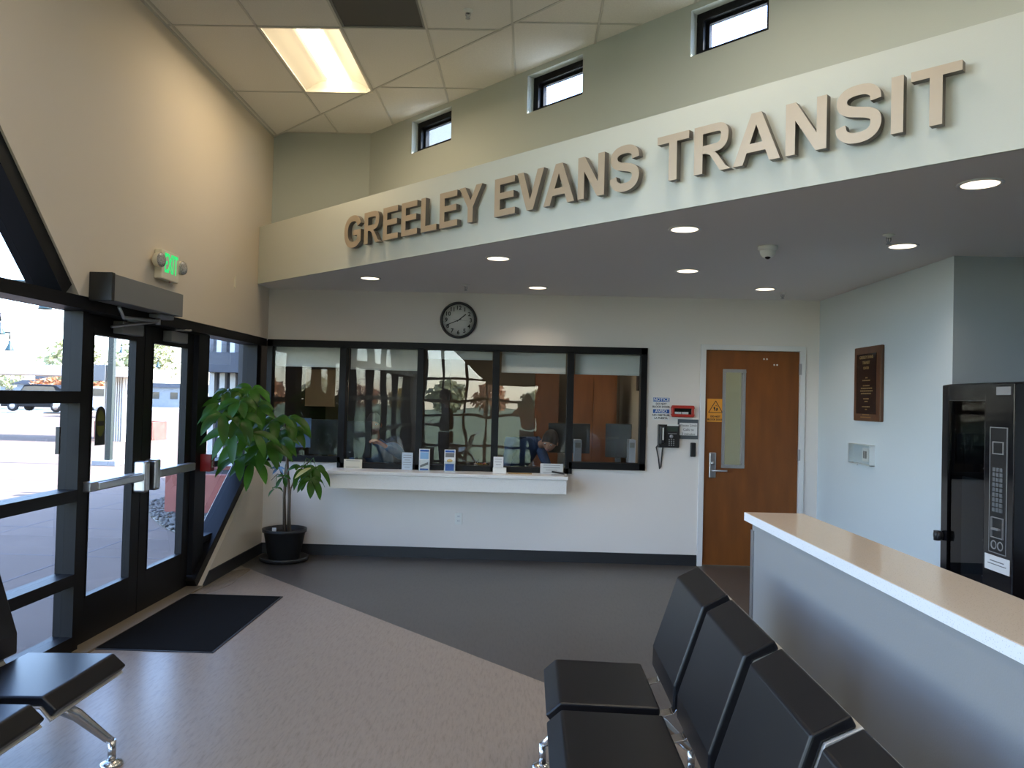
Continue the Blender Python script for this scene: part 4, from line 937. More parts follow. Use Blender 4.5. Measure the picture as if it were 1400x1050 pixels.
# wood panel cabinet and door deep in the office
a = onY(783, 517, 9.6); b = onY(838, 640, 9.6)
e = thing('office_cabinet', ((a.x+b.x)/2, 9.8, 0), 'tall orange wooden cabinet seen through the rightmost ticket window pane', 'cabinet')
MB().box(a.x, b.x+.03, 9.62, 10.1, 0, a.z+.05).build('body', WOOD2, e)
MB().box(a.x+.02, (a.x+b.x)/2-.004, 9.60, 9.62, .08, a.z).build('door', WOOD2, e); MB().box((a.x+b.x)/2+.004, b.x, 9.60, 9.62, .08, a.z).build('door', WOOD2, e)
a = onY(732, 517, 10.2); b = onY(762, 640, 10.2)
e = thing('office_cabinet', ((a.x+b.x)/2, 10.4, 0), 'narrow orange wooden cabinet behind the bending worker in office', 'cabinet')
MB().box(a.x, b.x, 10.22, 10.7, 0, a.z+.1).build('body', WOOD2, e); MB().box(a.x+.01, b.x-.01, 10.20, 10.22, .08, a.z+.08).build('door', WOOD2, e)
a = onY(418, 505, 10.0); b = onY(458, 556, 10.0)
e = thing('tack_board', ((a.x+b.x)/2, 10.98, a.z), 'tan tack board seen through the leftmost ticket window pane', 'board')
MB().box(a.x, b.x, 9.98, 10.0, b.z, a.z).build('board', OFFT, e); rect_frame(MB(), a.x, b.x, b.z, a.z, .015, XZ, 9.97, 9.985).build('frame', OFFT, e)
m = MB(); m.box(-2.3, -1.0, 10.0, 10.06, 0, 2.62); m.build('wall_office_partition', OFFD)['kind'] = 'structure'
a = onY(862, 519, 8.8); e = MB().box(1.24, 1.28, 8.9, 9.05, a.z-.12, a.z+.08).build('wall_speaker', BLACKP, None, .004); props(e, 'small black box mounted high on the beige office side wall', 'speaker')
# desk
e = thing('office_desk', (-.6, 8.3, 0), 'long dark work desk running behind the ticket window', 'desk')
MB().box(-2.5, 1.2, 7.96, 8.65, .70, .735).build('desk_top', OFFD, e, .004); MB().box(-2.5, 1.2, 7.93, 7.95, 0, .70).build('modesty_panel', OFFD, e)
for x in (-2.45, -.6, 1.15): MB().box(x-.02, x+.02, 8.0, 8.6, 0, .70).build('leg', OFFD, e)
def monitor(x0, y0, x1, y1, Y, label, yaw=0, mt=BLACKP):
    a = onY(x0, y0, Y); b = onY(x1, y1, Y); c = Vector(((a.x+b.x)/2, Y, (a.z+b.z)/2)); hw = (b.x-a.x)/2; hh = (a.z-b.z)/2; hw = hw/max(.3, math.cos(yaw))
    ax = Vector((math.cos(yaw), math.sin(yaw), 0)); ay = Vector((-math.sin(yaw), math.cos(yaw), 0))
    e = thing('computer_monitor', (c.x, Y, .735), label, 'monitor', 'office monitors behind the glass')
    m = MB(); m.obox(c, ax, ay, ZUP, hw, .02, hh); m.build('casing', mt, e, .006)
    m = MB(); m.obox(c+ay*.021, ax, ay, ZUP, hw-.015, .001, hh-.015); m.build('screen', SCREEN, e)
    m = MB(); zb = .735; m.obox(Vector((c.x, Y, (zb+c.z)/2)), ax, ay, ZUP, .03, .012, (c.z-zb)/2); m.obox(Vector((c.x, Y, zb+.006)), ax, ay, ZUP, .12, .09, .006); m.build('stand', BLACKP, e)
    return e
GLO = mat('dark satin casing', (.05, .07, .10), .2)
monitor(396, 571, 424, 612, 8.15, 'dark monitor turned to the left behind the leftmost pane', .2, mt=mat('blue satin monitor back', (.10, .16, .26), .25))
monitor(424, 573, 466, 622, 8.4, 'wide dark monitor next to the plant behind glass')
monitor(472, 575, 507, 626, 8.3, 'dark monitor behind the cream card in the second pane')
monitor(750, 578, 806, 620, 8.5, 'wide black monitor straddling the two rightmost panes')
monitor(829, 579, 862, 626, 8.35, 'black monitor angled in the rightmost pane', -.3)
for (x0, y0, x1, y1, w) in ((784, 600, 793, 634, 'left of the angled monitor'), (857, 600, 865, 636, 'at the right edge of the window')):
    a = onY(x0, y0, 8.2); b = onY(x1, y1, 8.2); e = thing('document_file', ((a.x+b.x)/2, 8.3, .735), 'upright grey file box on office desk, ' + w, 'file box')
    MB().box(a.x, b.x, 8.02, 8.20, .735, a.z).build('box', mat('grey file', (.30, .32, .36), .5), e, .004); MB().box(a.x+.01, b.x-.01, 8.017, 8.02, a.z-.08, a.z-.03).build('label_slip', INKG, e)
a = onY(628, 615, 8.2); b = onY(641, 641, 8.2)
e = thing('letter_tray', (a.x+.06, 8.3, .735), 'dark stacked letter trays on the desk beside the candy bowl', 'tray')
for k in range(3): MB().box(a.x-.03, a.x+.19, 8.2, 8.5, .75+k*.07, .757+k*.07).build('tray', BLACKG, e)
m = MB(); m.box(a.x-.03, a.x-.022, 8.2, 8.5, .735, .93); m.box(a.x+.182, a.x+.19, 8.2, 8.5, .735, .93); m.build('side_frame', BLACKG, e)
a = onY(656, 630, 8.05)
e = thing('candy_bowl', (a.x, 8.05, .735), 'clear plastic bowl of wrapped sweets behind the middle glass pane', 'bowl')
m = MB(); m.lathe([(0, .0), (.06, 0), (.085, .06), (.098, .12), (.094, .12), (.08, .06), (.055, .008), (0, .008)], (a.x, 8.05, .80), n=30); m.build('bowl', glassmat('bowl plastic', 1.5, (.8, .8, .9)), e)
MB().box(a.x-.06, a.x+.06, 8.0, 8.1, .735, .80).build('stand', BLACKP, e)
m = MB(); rr = random.Random(3)
for k in range(60): m.ell((a.x+rr.uniform(-.06, .06), 8.05+rr.uniform(-.05, .05), .82+rr.uniform(0, .10)), (.014, .01, .009), 8, 5); m.cur = k % 3
o = m.build('sweets', [REDM, mat('purple wrapper', (.25, .08, .2), .3), GOLD], e); o['kind'] = 'stuff'
m = MB()
for k in range(14): an = k*2*PI/14; leaflet(m, (a.x+.02, 8.05, .91), (math.cos(an), math.sin(an), .5), ZUP, .075, .012, .6)
m.build('dried_leaves', mat('gold green paper leaves', (.35, .26, .04), .6), e)
# office lamps without fixtures, added over the desk to light the workers
L = bpy.data.lights.new('office fill light', 'AREA'); L.shape = 'RECTANGLE'; L.size = 1.1; L.size_y = .5; L.energy = 8; L.color = (1, .86, .68); lo = bpy.data.objects.new('office_fill_lamp', L); C.objects.link(lo); lo.location = (.3, 8.8, 2.58)
L2 = L.copy(); L2.energy = 7; lo = bpy.data.objects.new('office_fill_lamp', L2); C.objects.link(lo); lo.location = (-1.7, 8.35, 2.58)
L2 = L.copy(); L2.energy = 2.2; L2.size = .4; lo = bpy.data.objects.new('corridor_lamp', L2); C.objects.link(lo); lo.location = (2.3, 8.4, 2.58)
# ================================================================ PEOPLE
def skin_mesh(chains, sub=1):
    """chains: list of point lists [(x,y,z,r),...]; chains with a shared first point join there. Returns verts, faces"""
    bm = bmesh.new(); sl = bm.verts.layers.skin.verify(); idx = {}; 
    def gv(p):
        k = (round(p[0], 4), round(p[1], 4), round(p[2], 4))
        if k not in idx:
            v = bm.verts.new(p[:3]); v[sl].radius = (p[3], p[4] if len(p) > 4 else p[3]); idx[k] = v
        return idx[k]
    first = None
    for ch in chains:
        pv = None
        for p in ch:
            v = gv(p)
            if first is None: first = v; v[sl].use_root = True
            if pv and pv is not v and not bm.edges.get((pv, v)): bm.edges.new((pv, v))
            pv = v
    me = bpy.data.meshes.new('s'); bm.to_mesh(me); bm.free(); o = bpy.data.objects.new('s', me); C.objects.link(o)
    o.modifiers.new('skin', 'SKIN').use_smooth_shade = True
    md = o.modifiers.new('sub', 'SUBSURF'); md.levels = sub; md.render_levels = sub
    dg = bpy.context.evaluated_depsgraph_get(); m2 = bpy.data.meshes.new_from_object(o.evaluated_get(dg)); vs = [v.co.copy() for v in m2.vertices]; fs = [tuple(p.vertices) for p in m2.polygons]
    bpy.data.objects.remove(o); bpy.data.meshes.remove(m2); return vs, fs
def head_mesh(mb, c, fwd, up, s=1.0):
    c = Vector(c); f = Vector(fwd).normalized(); u = Vector(up).normalized(); r = f.cross(u).normalized(); u = r.cross(f)
    n, m_ = 24, 18; vs = []; fs = []
    for i in range(m_+1):
        th = PI*i/m_
        for t in range(n):
            ph = 2*PI*t/n; x = math.sin(th)*math.cos(ph); y = math.sin(th)*math.sin(ph); z = math.cos(th)
            w = 1-.22*max(0, -z)**1.2; X = x*.076*w; Y = y*.098*(1-.10*max(0, -z)); Z = z*.118
            if y > 0:
                g = lambda a, b, s1: math.exp(-((x-a)**2+(z-b)**2)/s1)
                Y += .024*math.exp(-(x/.16)**2-((z+.12)/.20)**2)+.008*g(0, -.45, .03)+.008*g(0, -.72, .05)-.010*(g(.33, .10, .03)+g(-.33, .10, .03))
            if abs(x) > .9 and abs(z) < .3: X *= 1.10
            vs.append(c+(r*X+f*Y+u*Z)*s)
    for i in range(m_):
        for t in range(n): fs.append((i*n+t, (i+1)*n+t, (i+1)*n+(t+1) % n, i*n+(t+1) % n))
    mb.add(vs, fs, True)
    for sg in (-1, 1): mb.ell(c+(r*.078*sg-f*.005-u*.01)*s, (.012*s, .02*s, .03*s), 10, 8)
    return r, f, u
def hand_chains(w, d, palm_n, s=1.0):
    """hand from wrist w along d, curled towards palm_n; returns chains"""
    w = Vector(w); d = Vector(d).normalized(); pn = Vector(palm_n); pn = (pn-d*pn.dot(d)).normalized(); sd = d.cross(pn)
    T = lambda v, r: (v.x, v.y, v.z, r)
    ctr = w+d*.045*s; ch = [[T(w, .024*s), T(ctr, .030*s)]]
    for k, (off, ln) in enumerate(((-.030, .070), (-.010, .080), (.011, .076), (.030, .060))):
        b = w+d*.085*s+sd*off*s; p1 = b+(d*.9+pn*.4).normalized()*ln*.45*s; p2 = p1+(d*.55+pn*.85).normalized()*ln*.35*s; p3 = p2+(d*.1+pn).normalized()*ln*.25*s
        ch.append([T(ctr, .030*s), T(b, .011*s), T(p1, .009*s), T(p2, .0085*s), T(p3, .007*s)])
    b = w+d*.03*s-sd*.035*s+pn*.01*s; p1 = b+(d*.6-sd*.5+pn*.5).normalized()*.035*s; p2 = p1+(d*.8+pn*.5).normalized()*.028*s
    ch.append([T(ctr, .030*s), T(b, .013*s), T(p1, .011*s), T(p2, .009*s)])
    return ch
def person(name, label, loc, J, jacket, trousers, headf, headu, hair=None, cap=None, legs=True, hand_n=None):
    e = thing(name, loc, label, 'person')
    V = lambda k: Vector(J[k]); T = lambda v, *r: (v[0], v[1], v[2], *r)
    body = MB(); r, f, u = head_mesh(body, J['head'], headf, headu)
    ch = [[T(V('neck')-Vector((0, 0, .03)), .05), T(V('neck')*.5+V('head')*.5, .048), T(V('head')-u*.03, .055)]]
    vs, fs = skin_mesh(ch, 1); body.add(vs, fs, True)
    for sd in ('l', 'r'):
        if 'wr'+sd in J:
            d = (V('wr'+sd)-V('el'+sd)).normalized(); pn = Vector(hand_n or (0, 0, -1))
            w0 = V('wr'+sd); hc = hand_chains(w0, d, pn)
            hc.insert(0, [T(w0-d*.09, .026), T(w0, .024)]); vs, fs = skin_mesh(hc, 1); body.add(vs, fs, True)
    b = body.build('body', SKIN, e)
    H = Vector(J['head'])
    for sg in (-1, 1):
        m = MB(); m.ell(H+r*.031*sg+f*.086+u*.012, (.013, .012, .008), 10, 6); ey = m.build('eye', EYEW, e)
        m = MB(); m.ell(H+r*.031*sg+f*.0955+u*.012, (.006, .005, .006), 8, 6); m.build('pupil', HAIR, ey)
    m = MB(); m.ell(H+f*.092-u*.052, (.02, .008, .006), 12, 6); m.build('lips', LIPS, e)
    if hair:
        m = MB(); n = 20
        rot = Matrix((r, f, u)).transposed()
        vs = []; fs = []; mm_ = 12
        for i in range(mm_+1):
            th = PI*.62*i/mm_
            for t in range(n):
                ph = 2*PI*t/n; fr = max(0, math.sin(ph)); k = 1-.42*fr*max(0, i/mm_-.35)
                th2 = th*(1-.38*fr); v = Vector((math.sin(th2)*math.cos(ph)*.086, math.sin(th2)*math.sin(ph)*.110-.006, math.cos(th2)*.130)); v *= 1+.02*math.sin(ph*7+i); vs.append(H+rot @ v)
        for i in range(mm_):
            for t in range(n): fs.append((i*n+t, (i+1)*n+t, (i+1)*n+(t+1) % n, i*n+(t+1) % n))
        m.add(vs, fs, True); m.build('hair', hair, e)
    if cap:
        m = MB(); rot = Matrix((r, f, u)).transposed(); vs = []; fs = []; n = 20
        for i in range(7):
            th = PI*.46*i/6
            for t in range(n): ph = 2*PI*t/n; vs.append(H+rot @ Vector((math.sin(th)*math.cos(ph)*.092, math.sin(th)*math.sin(ph)*.115, math.cos(th)*.118+.022)))
        for i in range(6):
            for t in range(n): fs.append((i*n+t, (i+1)*n+t, (i+1)*n+(t+1) % n, i*n+(t+1) % n))
        m.add(vs, fs, True); m.obox(H+f*.14+u*.035, r, (f-u*.15), u, .06, .055, .004); m.build('cap', cap, e)
    # jacket
    hip, ches, nk = V('hip'), V('chest'), V('neck')
    ch = [[T(hip, .15, .13), T(hip*.5+ches*.5, .145, .115), T(ches, .155, .12), T(nk*.75+ches*.25, .085), T(nk, .06)]]
    for sd in ('l', 'r'):
        ch.append([T(ches, .155, .12), T(V('sh'+sd), .068), T(V('sh'+sd)*.5+V('el'+sd)*.5, .058), T(V('el'+sd), .05), T(V('wr'+sd)*.85+V('el'+sd)*.15, .038)])
    vs, fs = skin_mesh(ch, 2); m = MB(); m.add(vs, fs, True); m.build('jacket', jacket, e)
    ch = []
    for sd in ('l', 'r'):
        k, a = V('kn'+sd), V('an'+sd); hs = hip+(V('hp'+sd)-hip)
        ch.append([T(hip-Vector((0, 0, .02)), .13, .12), T(hs, .10), T(hs*.5+k*.5, .082), T(k, .06), T(k*.5+a*.5, .055), T(a, .045)])
    vs, fs = skin_mesh(ch, 2); m = MB(); m.add(vs, fs, True); m.build('trousers', trousers, e)
    for sd in ('l', 'r'):
        a = V('an'+sd); ff = Vector((f.x, f.y, 0)).normalized(); m = MB(); vs, fs = skin_mesh([[T(a, .045), T(a-Vector((0, 0, .055)), .042), T(Vector((a.x, a.y, .04))+ff*.10, .036), T(Vector((a.x, a.y, .033))+ff*.17, .03)]], 2); m.add(vs, fs, True); m.build('shoe', BLACKP, e)
    return e
# office worker bending over the desk at right of middle
hx = onY(757, 598, 8.45)
J = dict(head=(onY(752, 600, 8.35).x, 8.35, onY(752, 603, 8.35).z), neck=(onY(738, 600, 8.45).x, 8.5, 1.12), chest=(onY(715, 615, 8.5).x, 8.55, 1.07), hip=(onY(692, 640, 8.7).x, 8.85, .72),
         shl=(onY(700, 612, 8.4).x, 8.42, 1.12), ell=(onY(690, 630, 8.25).x, 8.3, .86), wrl=(onY(712, 636, 8.1).x, 8.12, .79),
         shr=(onY(735, 610, 8.5).x, 8.58, 1.13), elr=(onY(750, 634, 8.3).x, 8.35, .86), wrr=(onY(722, 636, 8.08).x, 8.1, .80),
         hpl=(-.35, 8.85, .58), hpr=(-.1, 8.85, .58), knl=(-.3, 8.75, .5), knr=(-.02, 8.75, .5), anl=(-.3, 8.72, .1), anr=(-.02, 8.72, .1))
J['hpl'] = (J['hip'][0]-.1, 8.88, .62); J['hpr'] = (J['hip'][0]+.1, 8.88, .62)
J['knl'] = (J['hip'][0]-.13, 8.75, .40); J['knr'] = (J['hip'][0]+.13, 8.75, .40); J['anl'] = (J['hip'][0]-.13, 8.95, .1); J['anr'] = (J['hip'][0]+.13, 8.95, .1)
person('person', 'person in a dark blue top leaning over the office desk, forearms forward', (J['hip'][0], 8.8, 0), J, NAVY, BLACKT, (-.25, -.8, -.45), (.1, -.4, .9), HAIR)
# worker at left, facing camera behind monitor
hx = onY(511, 580, 8.6)
X = hx.x; Z = hx.z
J = dict(head=(X, 8.6, Z), neck=(X+.02, 8.66, Z-.16), chest=(X+.04, 8.72, Z-.36), hip=(X+.08, 8.85, .58),
         shl=(X-.16, 8.68, Z-.26), ell=(X-.2, 8.5, .90), wrl=(X-.05, 8.25, .80), shr=(X+.22, 8.68, Z-.24), elr=(X+.34, 8.50, Z-.34), wrr=(X+.15, 8.32, Z-.20),
         hpl=(X-.02, 8.80, .54), hpr=(X+.18, 8.80, .54), knl=(X-.08, 8.70, .38), knr=(X+.24, 8.7, .38), anl=(X-.08, 8.9, .1), anr=(X+.24, 8.9, .1))
person('person', 'seated person in blue shirt facing out behind the second pane, one forearm raised', (X, 8.75, 0), J, DENIM, BLACKT, (.15, -1, -.1), (0, 0, 1), HAIR, hand_n=(-.3, 0, -1))
# standing visitor reading, and photographer (both outside the view, mirrored in the ticket glass)
def standing(name, label, x, y, h, fx, fy, jack, hair, cap, elb, wr, headdir):
    k = h/1.75; f = Vector((fx, fy, 0)).normalized(); r = f.cross(ZUP)
    B = lambda a, b, z: tuple(Vector((x, y, 0))+r*a*k+f*b*k+Vector((0, 0, z*k)))
    J = dict(head=B(0, .03, 1.64), neck=B(0, 0, 1.47), chest=B(0, 0, 1.27), hip=B(0, 0, .96), shl=B(-.19, 0, 1.40), shr=B(.19, 0, 1.40), hpl=B(-.1, 0, .86), hpr=B(.1, 0, .86),
             knl=B(-.11, .02, .48), knr=B(.11, .02, .48), anl=B(-.12, 0, .09), anr=B(.12, 0, .09), ell=B(-elb[0], elb[1], elb[2]), elr=B(*elb), wrl=B(-wr[0], wr[1], wr[2]), wrr=B(*wr))
    return person(name, label, (x, y, 0), J, jack, BLACKT, headdir, (0, 0, 1), hair, cap, hand_n=(0, 0, 1)), B
e1, B1 = standing('person', 'person in a peaked cap and dark jacket, standing, mirrored in the ticket glass', -1.50, 1.05, 1.70, -1, .15, DARKC, HAIR, DARKC, (.24, .05, 1.12), (.10, .28, 1.12), (-1, .1, -.5))
e2, B2 = standing('person', 'person in an orange vest holding a camera up, mirrored in the ticket glass', -.0, -.62, 1.70, 0, 1, ORANGEV, HAIR, None, (.30, .12, 1.30), (.09, .20, 1.52), (0, 1, 0))
p = Vector(B1(0, .36, 1.14)); o = MB().obox(p, (0, 1, 0), (-.7, 0, .7), (.7, 0, .7), .12, .002, .15).build('held_paper', PAPER, None); props(o, 'white sheet of paper held by the person in the peaked cap', 'paper')
# ================================================================ OUTSIDE
m = MB(); m.box(-30, -2.86, -3.2, 60, -.12, -.03); m.box(-2.86, 20, 12.2, 60, -.12, -.03)
m.build('ground_plaza', CONC)['kind'] = 'structure'
m = MB()
for y in [-6+1.5*i for i in range(24)]: m.box(-12, -2.87, y-.008, y+.008, -.03, -.028)
for x in (-4.3, -5.8, -7.3, -8.8, -10.3): m.box(x-.008, x+.008, -6, 30, -.03, -.028)
m.build('trim_paving_joints', mat('dark joint', (.16, .14, .14), .9))['kind'] = 'structure'
m = MB(); m.box(-90, -30, -3.2, 110, -.14, -.05); m.box(-30, 40, 60, 110, -.14, -.05); m.build('ground_road', ASPH)['kind'] = 'structure'
m = MB(); m.box(-60, 60, -120, -3.2, -.14, -.06); m.build('ground_lawn', GRASS)['kind'] = 'structure'
m = MB(); m.box(-160, -90, -100, 160, -.14, -.02); m.build('ground_field', mat('dry grass', (.36, .30, .16), .95, var=.2, vscale=.6))['kind'] = 'structure'
m = MB(); m.box(-30.2, -30, -60, 100, -.1, .05); m.build('kerb', CONCB)['kind'] = 'structure'
# gravel bed with curved edge, pale path, red planters
gp = [(-2.87, 7.6)]+[tuple(onZ(a, b, -.03)[:2]) for a, b in ((243, 729), (232, 726), (215, 716), (200, 700), (196, 690))]
gp2 = [tuple(onZ(a, b, -.03)[:2]) for a, b in ((196, 690), (225, 682), (243, 680))]+[(-2.87, 11.4)]
m = MB(); m.prism(gp+gp2, XY, -.03, -.014); rr = random.Random(9); G_ = gp+gp2
def inside(x, y):
    c = False
    for i in range(len(G_)):
        (xa, ya), (xb, yb) = G_[i], G_[i-1]
        if (ya > y) != (yb > y) and x < (xb-xa)*(y-ya)/(yb-ya)+xa: c = not c
    return c
xs = [p[0] for p in G_]; ys = [p[1] for p in G_]; k = 0
while k < 2600:
    x, y = rr.uniform(min(xs), max(xs)), rr.uniform(min(ys), max(ys)); 
    if inside(x, y): k += 1; m.cur = k % 4; r_ = rr.uniform(.014, .034); m.ell((x, y, -.012+r_*.3), (r_*rr.uniform(.7, 1.3), r_, r_*.6), 6, 4)
m.build('gravel_bed', [GRAVEL, mat('pale pebble', (.20, .185, .17), .8), mat('brown pebble', (.09, .07, .055), .8), mat('dark pebble', (.035, .035, .04), .8)]); props(bpy.data.objects['gravel_bed'], 'curved bed of small river gravel outside beside the red planter', 'gravel', kind='stuff')
def planter(x0, x1, y0, y1, h, label):
    e = thing('planter_box', ((x0+x1)/2, (y0+y1)/2, -.03), label, 'planter', 'red concrete planters outside')
    rect_frame(MB(), x0, x1, y0, y1, .12, XY, -.03, h).build('walls', REDC, e, .01); MB().box(x0+.12, x1-.12, y0+.12, y1-.12, -.03, h-.05).build('soil', SOIL, e)
a = onZ(224, 703, -.03); planter(a.x, a.x+1.25, a.y, a.y+1.3, .50, 'red concrete planter in the gravel, seen through right door leaf and sidelight')
a = onZ(128, 600, -.03); planter(a.x, a.x+1.9, a.y, a.y+1.0, .55, 'distant red concrete planter behind the dark decal in the door glass')
# neighbouring grey structure with white louvres
e = thing('neighbour_building', (-4.3, 11.6, 0), 'grey rendered building wing with white louvres seen through the sidelight', 'building')
a = onY(285, 481, 11.5); b = onY(350, 510, 11.5)
MB().box(a.x-.1, -2.95, 11.5, 14, b.z, a.z).build('beam', GREYW, e)
m = MB()
for k in range(9): m.box(a.x-.1+k*.20, a.x-.03+k*.20, 11.55, 11.75, a.z, a.z+.8)
m.build('louvres', TRIMW, e)
MB().box(a.x-.1, -2.95, 11.9, 12, -.03, a.z+.9).build('wall', GREYW, e)
m = MB()
for k in range(10): m.box(a.x-.1+k*.16, a.x-.02+k*.16, 11.80, 11.9, -.03, b.z)
m.build('ribbed_cladding', CORR, e)
# bus canopy with corrugated pier
e = thing('bus_canopy', (-15, 27, 0), 'white flat roofed bus canopy on a corrugated pier outside the doors', 'canopy')
a = onY(143, 515, 24); b = onY(168, 600, 24); 
m = MB()
n = 9; W_ = b.x-a.x
for k in range(n): m.box(a.x+W_*k/n, a.x+W_*(k+.55)/n, 24, 24.5, -.03, a.z)
m.box(a.x, b.x, 24.08, 24.42, -.03, a.z)
m.build('pier', CORR, e)
MB().box(a.x-7.5, b.x+.4, 23.2, 26.2, a.z, a.z+.30).build('roof_slab', TRIMW, e)
m = MB(); m.box(a.x-6.6, a.x-6.4, 24.4, 24.6, -.03, a.z); m.build('post', CORR, e)
# dark green post with base
a = onZ(148, 636, -.03); e = thing('steel_post', (a.x, a.y, -.03), 'dark green square steel post on a concrete footing outside the left door', 'post')
MB().box(a.x-.06, a.x+.06, a.y-.06, a.y+.06, .05, 4.4).build('shaft', GREENP, e, .008); MB().box(a.x-.25, a.x+.25, a.y-.2, a.y+.2, -.03, .08).build('footing', CONCB, e, .01)
MB().box(a.x-.34, a.x-.09, a.y-.08, a.y+.02, 1.75, 2.1).build('meter_box', GREYM, e, .01)
# street lamps
def street_lamp(a, b, Y, label, q=.35):
    p = onY(a, b, Y); e = thing('street_lamp', (p.x, Y, -.03), label, 'street lamp', 'bell shaped street lamps outside')
    m = MB(); m.tube([(p.x-q, Y, -.03), (p.x-q, Y, p.z+.35)], .045, 10); m.lathe([(.11, 0), (.11, .2), (.05, .3)], (p.x-q, Y, -.03), n=16); m.build('pole', GREENP, e)
    m = MB(); m.tube([(p.x-q, Y, p.z+.25), (p.x-q*.6, Y, p.z+.42), (p.x, Y, p.z+.4), (p.x, Y, p.z+.22)], .025, 8); m.build('arm', GREENP, e)
    m = MB(); m.lathe([(.02, .2), (.03, .18), (.04, .08), (.11, -.06), (.12, -.09), (.09, -.08), (0, -.02)], (p.x, Y, p.z), n=20); m.build('lamp_shade', TEALP, e)
street_lamp(62, 416, 14, 'bell shaped street lamp nearest, high in the left window', 2.2)
street_lamp(13, 475, 21, 'bell shaped street lamp lower in the left window, near frame edge', 2.2)
street_lamp(0, 452, 18, 'bell shaped street lamp cut by the left edge of the picture', 1.6)
street_lamp(216, 500, 40, 'teal street lamp with long pole seen through the right door leaf')
street_lamp(166, 480, 34, 'small street lamp right of the green post in the left door leaf')
def tree(x, y, h, r, mt, label, seed, name='autumn_tree', low=False):
    rr = random.Random(seed); e = thing(name, (x, y, -.05), label, 'tree', 'trees beyond the plaza')
    m = MB(); m.tube([(x, y, -.05), (x+.05*h*rr.uniform(-1, 1), y, h*.45), (x, y, h*.8)], [.04*h*.6, .03*h*.5, .01*h], 8)
    tips = []
    for k in range(8):
        a = rr.uniform(0, 6.28); z = h*rr.uniform(.35, .6); q = Vector((x+math.cos(a)*r*.7, y+math.sin(a)*r*.7, h*rr.uniform(.65, .95))); m.tube([(x, y, z), tuple((Vector((x, y, z))+q)/2+Vector((0, 0, .1))), tuple(q)], [.012*h, .007*h, .003*h], 6); tips.append(q)
    m.build('trunk', BARK, e)
    m = MB()
    for k in range(420):
        a = rr.uniform(0, 6.28); el = rr.uniform(-1.3 if low else -.8, 1.5); d = r*rr.uniform(.25, 1)**.6
        c = Vector((x+math.cos(a)*math.cos(el)*d, y+math.sin(a)*math.cos(el)*d, h*(.52 if low else .66)+math.sin(el)*d*h*(.46 if low else .36)/r)); s = (.16 if low else .10)*r*rr.uniform(.6, 1.5)
        ax = Vector((rr.uniform(-1, 1), rr.uniform(-1, 1), rr.uniform(-1, 1))).normalized(); b = ax.orthogonal().normalized(); c2 = ax.cross(b)
        m.add([c-b*s, c-c2*s*.5, c+b*s, c+c2*s*.5], [(0, 1, 2, 3)]); m.add([c-ax*s, c-c2*s*.5, c+ax*s, c+c2*s*.5], [(0, 1, 2, 3)])
    m.build('crown', mt, e)
a = onY(130, 545, 60); tree(a.x, 57, 5.0, 2.4, TREEG, 'pale green tree behind the canopy in the left door leaf', 1)
a = onY(230, 545, 62); tree(a.x, 58, 5.4, 2.4, TREEG, 'pale green tree seen through the right door leaf', 2)
a = onY(60, 545, 70); tree(a.x+.8, 73, 2.6, 3.4, TREEO, 'low rust coloured tree in the left window', 3)
a = onY(2, 545, 63); tree(a.x-1.2, 63, 3.4, 2.6, TREEG, 'pale tree at the left edge of the left window', 4)
# trees mirrored behind
RW = random.Random(5)
for i in range(11):
    k = (0, 1, 1, 2, 1, 0, 2, 1, 2, 0, 1, 0, 2, 1, 0)[i]
    tree(-36+i*4.6, -64-RW.uniform(0, 4), RW.uniform(2.5, 3.4), RW.uniform(1.8, 2.15), (TREEY, TREEO, TREEG)[k], ('yellow', 'rust coloured', 'grey green')[k]+' tree in the row beyond the lawn, mirrored in the ticket glass', 20+i, low=True)
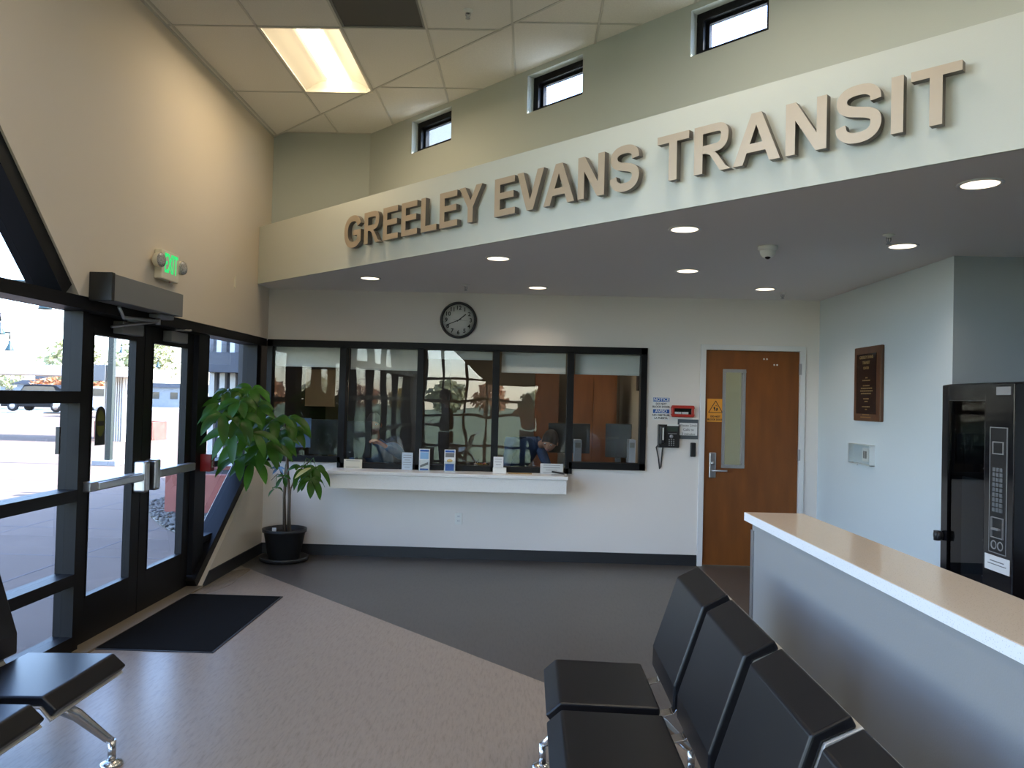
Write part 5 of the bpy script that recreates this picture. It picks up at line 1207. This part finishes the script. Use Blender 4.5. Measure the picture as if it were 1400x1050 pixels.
# distant buildings / wall
for (x0, y0, x1, y1, Y, mt, nm, lb) in ((0, 540, 250, 556, 75, CONCB, 'distant_building', 'long low pale building across the road behind cars'), (48, 507, 80, 514, 86, GREYW, 'distant_building', 'grey roofed building in the left window above rust tree')):
    a = onY(x0, y0-16 if Y == 75 else y0, Y); b = onY(x1, y1, Y); e = thing(nm, ((a.x+b.x)/2, Y, 0), lb, 'building', 'buildings across the road')
    MB().box(a.x, b.x, Y, Y+8, -.05, a.z).build('wall', mt, e); MB().box(a.x-.4, b.x+.4, Y-.4, Y+8.4, a.z, a.z+.4).build('roof', GREYW, e)
    m = MB()
    for k in range(10): xx = a.x+(b.x-a.x)*(k+.3)/10; m.box(xx, xx+(b.x-a.x)*.04, Y-.03, Y, a.z*.4, a.z*.75)
    m.build('windows', CARG, e)
def car(a, b, Y, mt, label, L=4.6, minivan=False, face=1):
    p = onY(a, b, Y); e = thing('parked_car', (p.x, Y, -.05), label, 'car', 'parked cars across the plaza')
    x = p.x; z0 = p.z; h = 1.72 if minivan else 1.45
    prof = [(-.5, .30), (-.5, .62), (-.47, .75), (-.28, .86), (-.16, h*.97), (-.05, h), (.30, h*.98), (.42, h*.8), (.5, .9), (.5, .30)] if minivan else [(-.5, .28), (-.5, .62), (-.30, .80), (-.14, .90), (-.03, h*.97), (.16, h), (.33, h*.72), (.48, .92), (.5, .28)]
    P = [(x+u*L*face, z0+v) for u, v in prof]
    MB().prism(P, XZ, Y, Y+1.75).build('body', mt, e, .06, 3)
    g = [(-.26, .90), (-.15, h*.90), (.0, h*.93), (.28, h*.92), (.38, .92)]
    MB().prism([(x+u*L*face, z0+v) for u, v in g], XZ, Y-.01, Y+1.76).build('side_windows', CARG, e)
    for u in (-.32, .32):
        for yy in (Y-.02, Y+1.57): m = MB(); m.lathe([(0, 0), (.2, 0), (.32, .02), (.33, .1), (.32, .18), (0, .2)], (x+u*L*face, yy, z0+.33), (0, 1, 0), 20); w = m.build('wheel', TYRE, e)
        m = MB(); m.lathe([(0, -.01), (.18, -.006), (.19, .02)], (x+u*L*face, Y-.02, z0+.33), (0, 1, 0), 16); m.build('hubcap', ALUD, e)
car(46, 563, 48, CARD_, 'dark grey minivan seen through the left window', 2.5*1.7, True)
car(120, 564, 43, CARW, 'white car seen through the left door leaf', 4.0)
car(150, 565, 54, CARB, 'blue car beside the white one, behind the green post', 3.0)
# ================================================================ LIGHT
w = bpy.data.worlds.new('sky'); S.world = w; w.use_nodes = True; nt = w.node_tree; bg = nt.nodes['Background']
sk = nt.nodes.new('ShaderNodeTexSky'); sk.sky_type = 'NISHITA'; sk.sun_disc = False; sk.sun_elevation = math.radians(48); sk.sun_rotation = math.radians(70); sk.air_density = 1.0; sk.dust_density = .4; sk.ozone_density = 1.0
tn = nt.nodes.new('ShaderNodeMix'); tn.data_type = 'RGBA'; tn.blend_type = 'MULTIPLY'; tn.inputs[0].default_value = 1; tn.inputs[7].default_value = (1.0, .97, 1.06, 1); nt.links.new(sk.outputs[0], tn.inputs[6]); nt.links.new(tn.outputs[2], bg.inputs[0]); bg.inputs[1].default_value = 2.5
sun = bpy.data.lights.new('sun', 'SUN'); sun.energy = 40; sun.angle = .009; sun.color = (1, .95, .87); so = bpy.data.objects.new('sun', sun); C.objects.link(so)
sdv = Vector((1, .02, 1.08)).normalized(); so.rotation_euler = sdv.to_track_quat('Z', 'Y').to_euler(); so.location = (20, 5, 25)
S.view_settings.view_transform = 'Standard'; S.view_settings.look = 'None'; S.view_settings.gamma = 1; S.view_settings.exposure = 0; S.view_settings.use_curve_mapping = False
S.cycles.use_denoising = True; S.cycles.max_bounces = 10; S.cycles.diffuse_bounces = 6; S.cycles.glossy_bounces = 5; S.cycles.transparent_max_bounces = 16; S.cycles.sample_clamp_indirect = 6; S.cycles.caustics_reflective = False; S.cycles.caustics_refractive = False
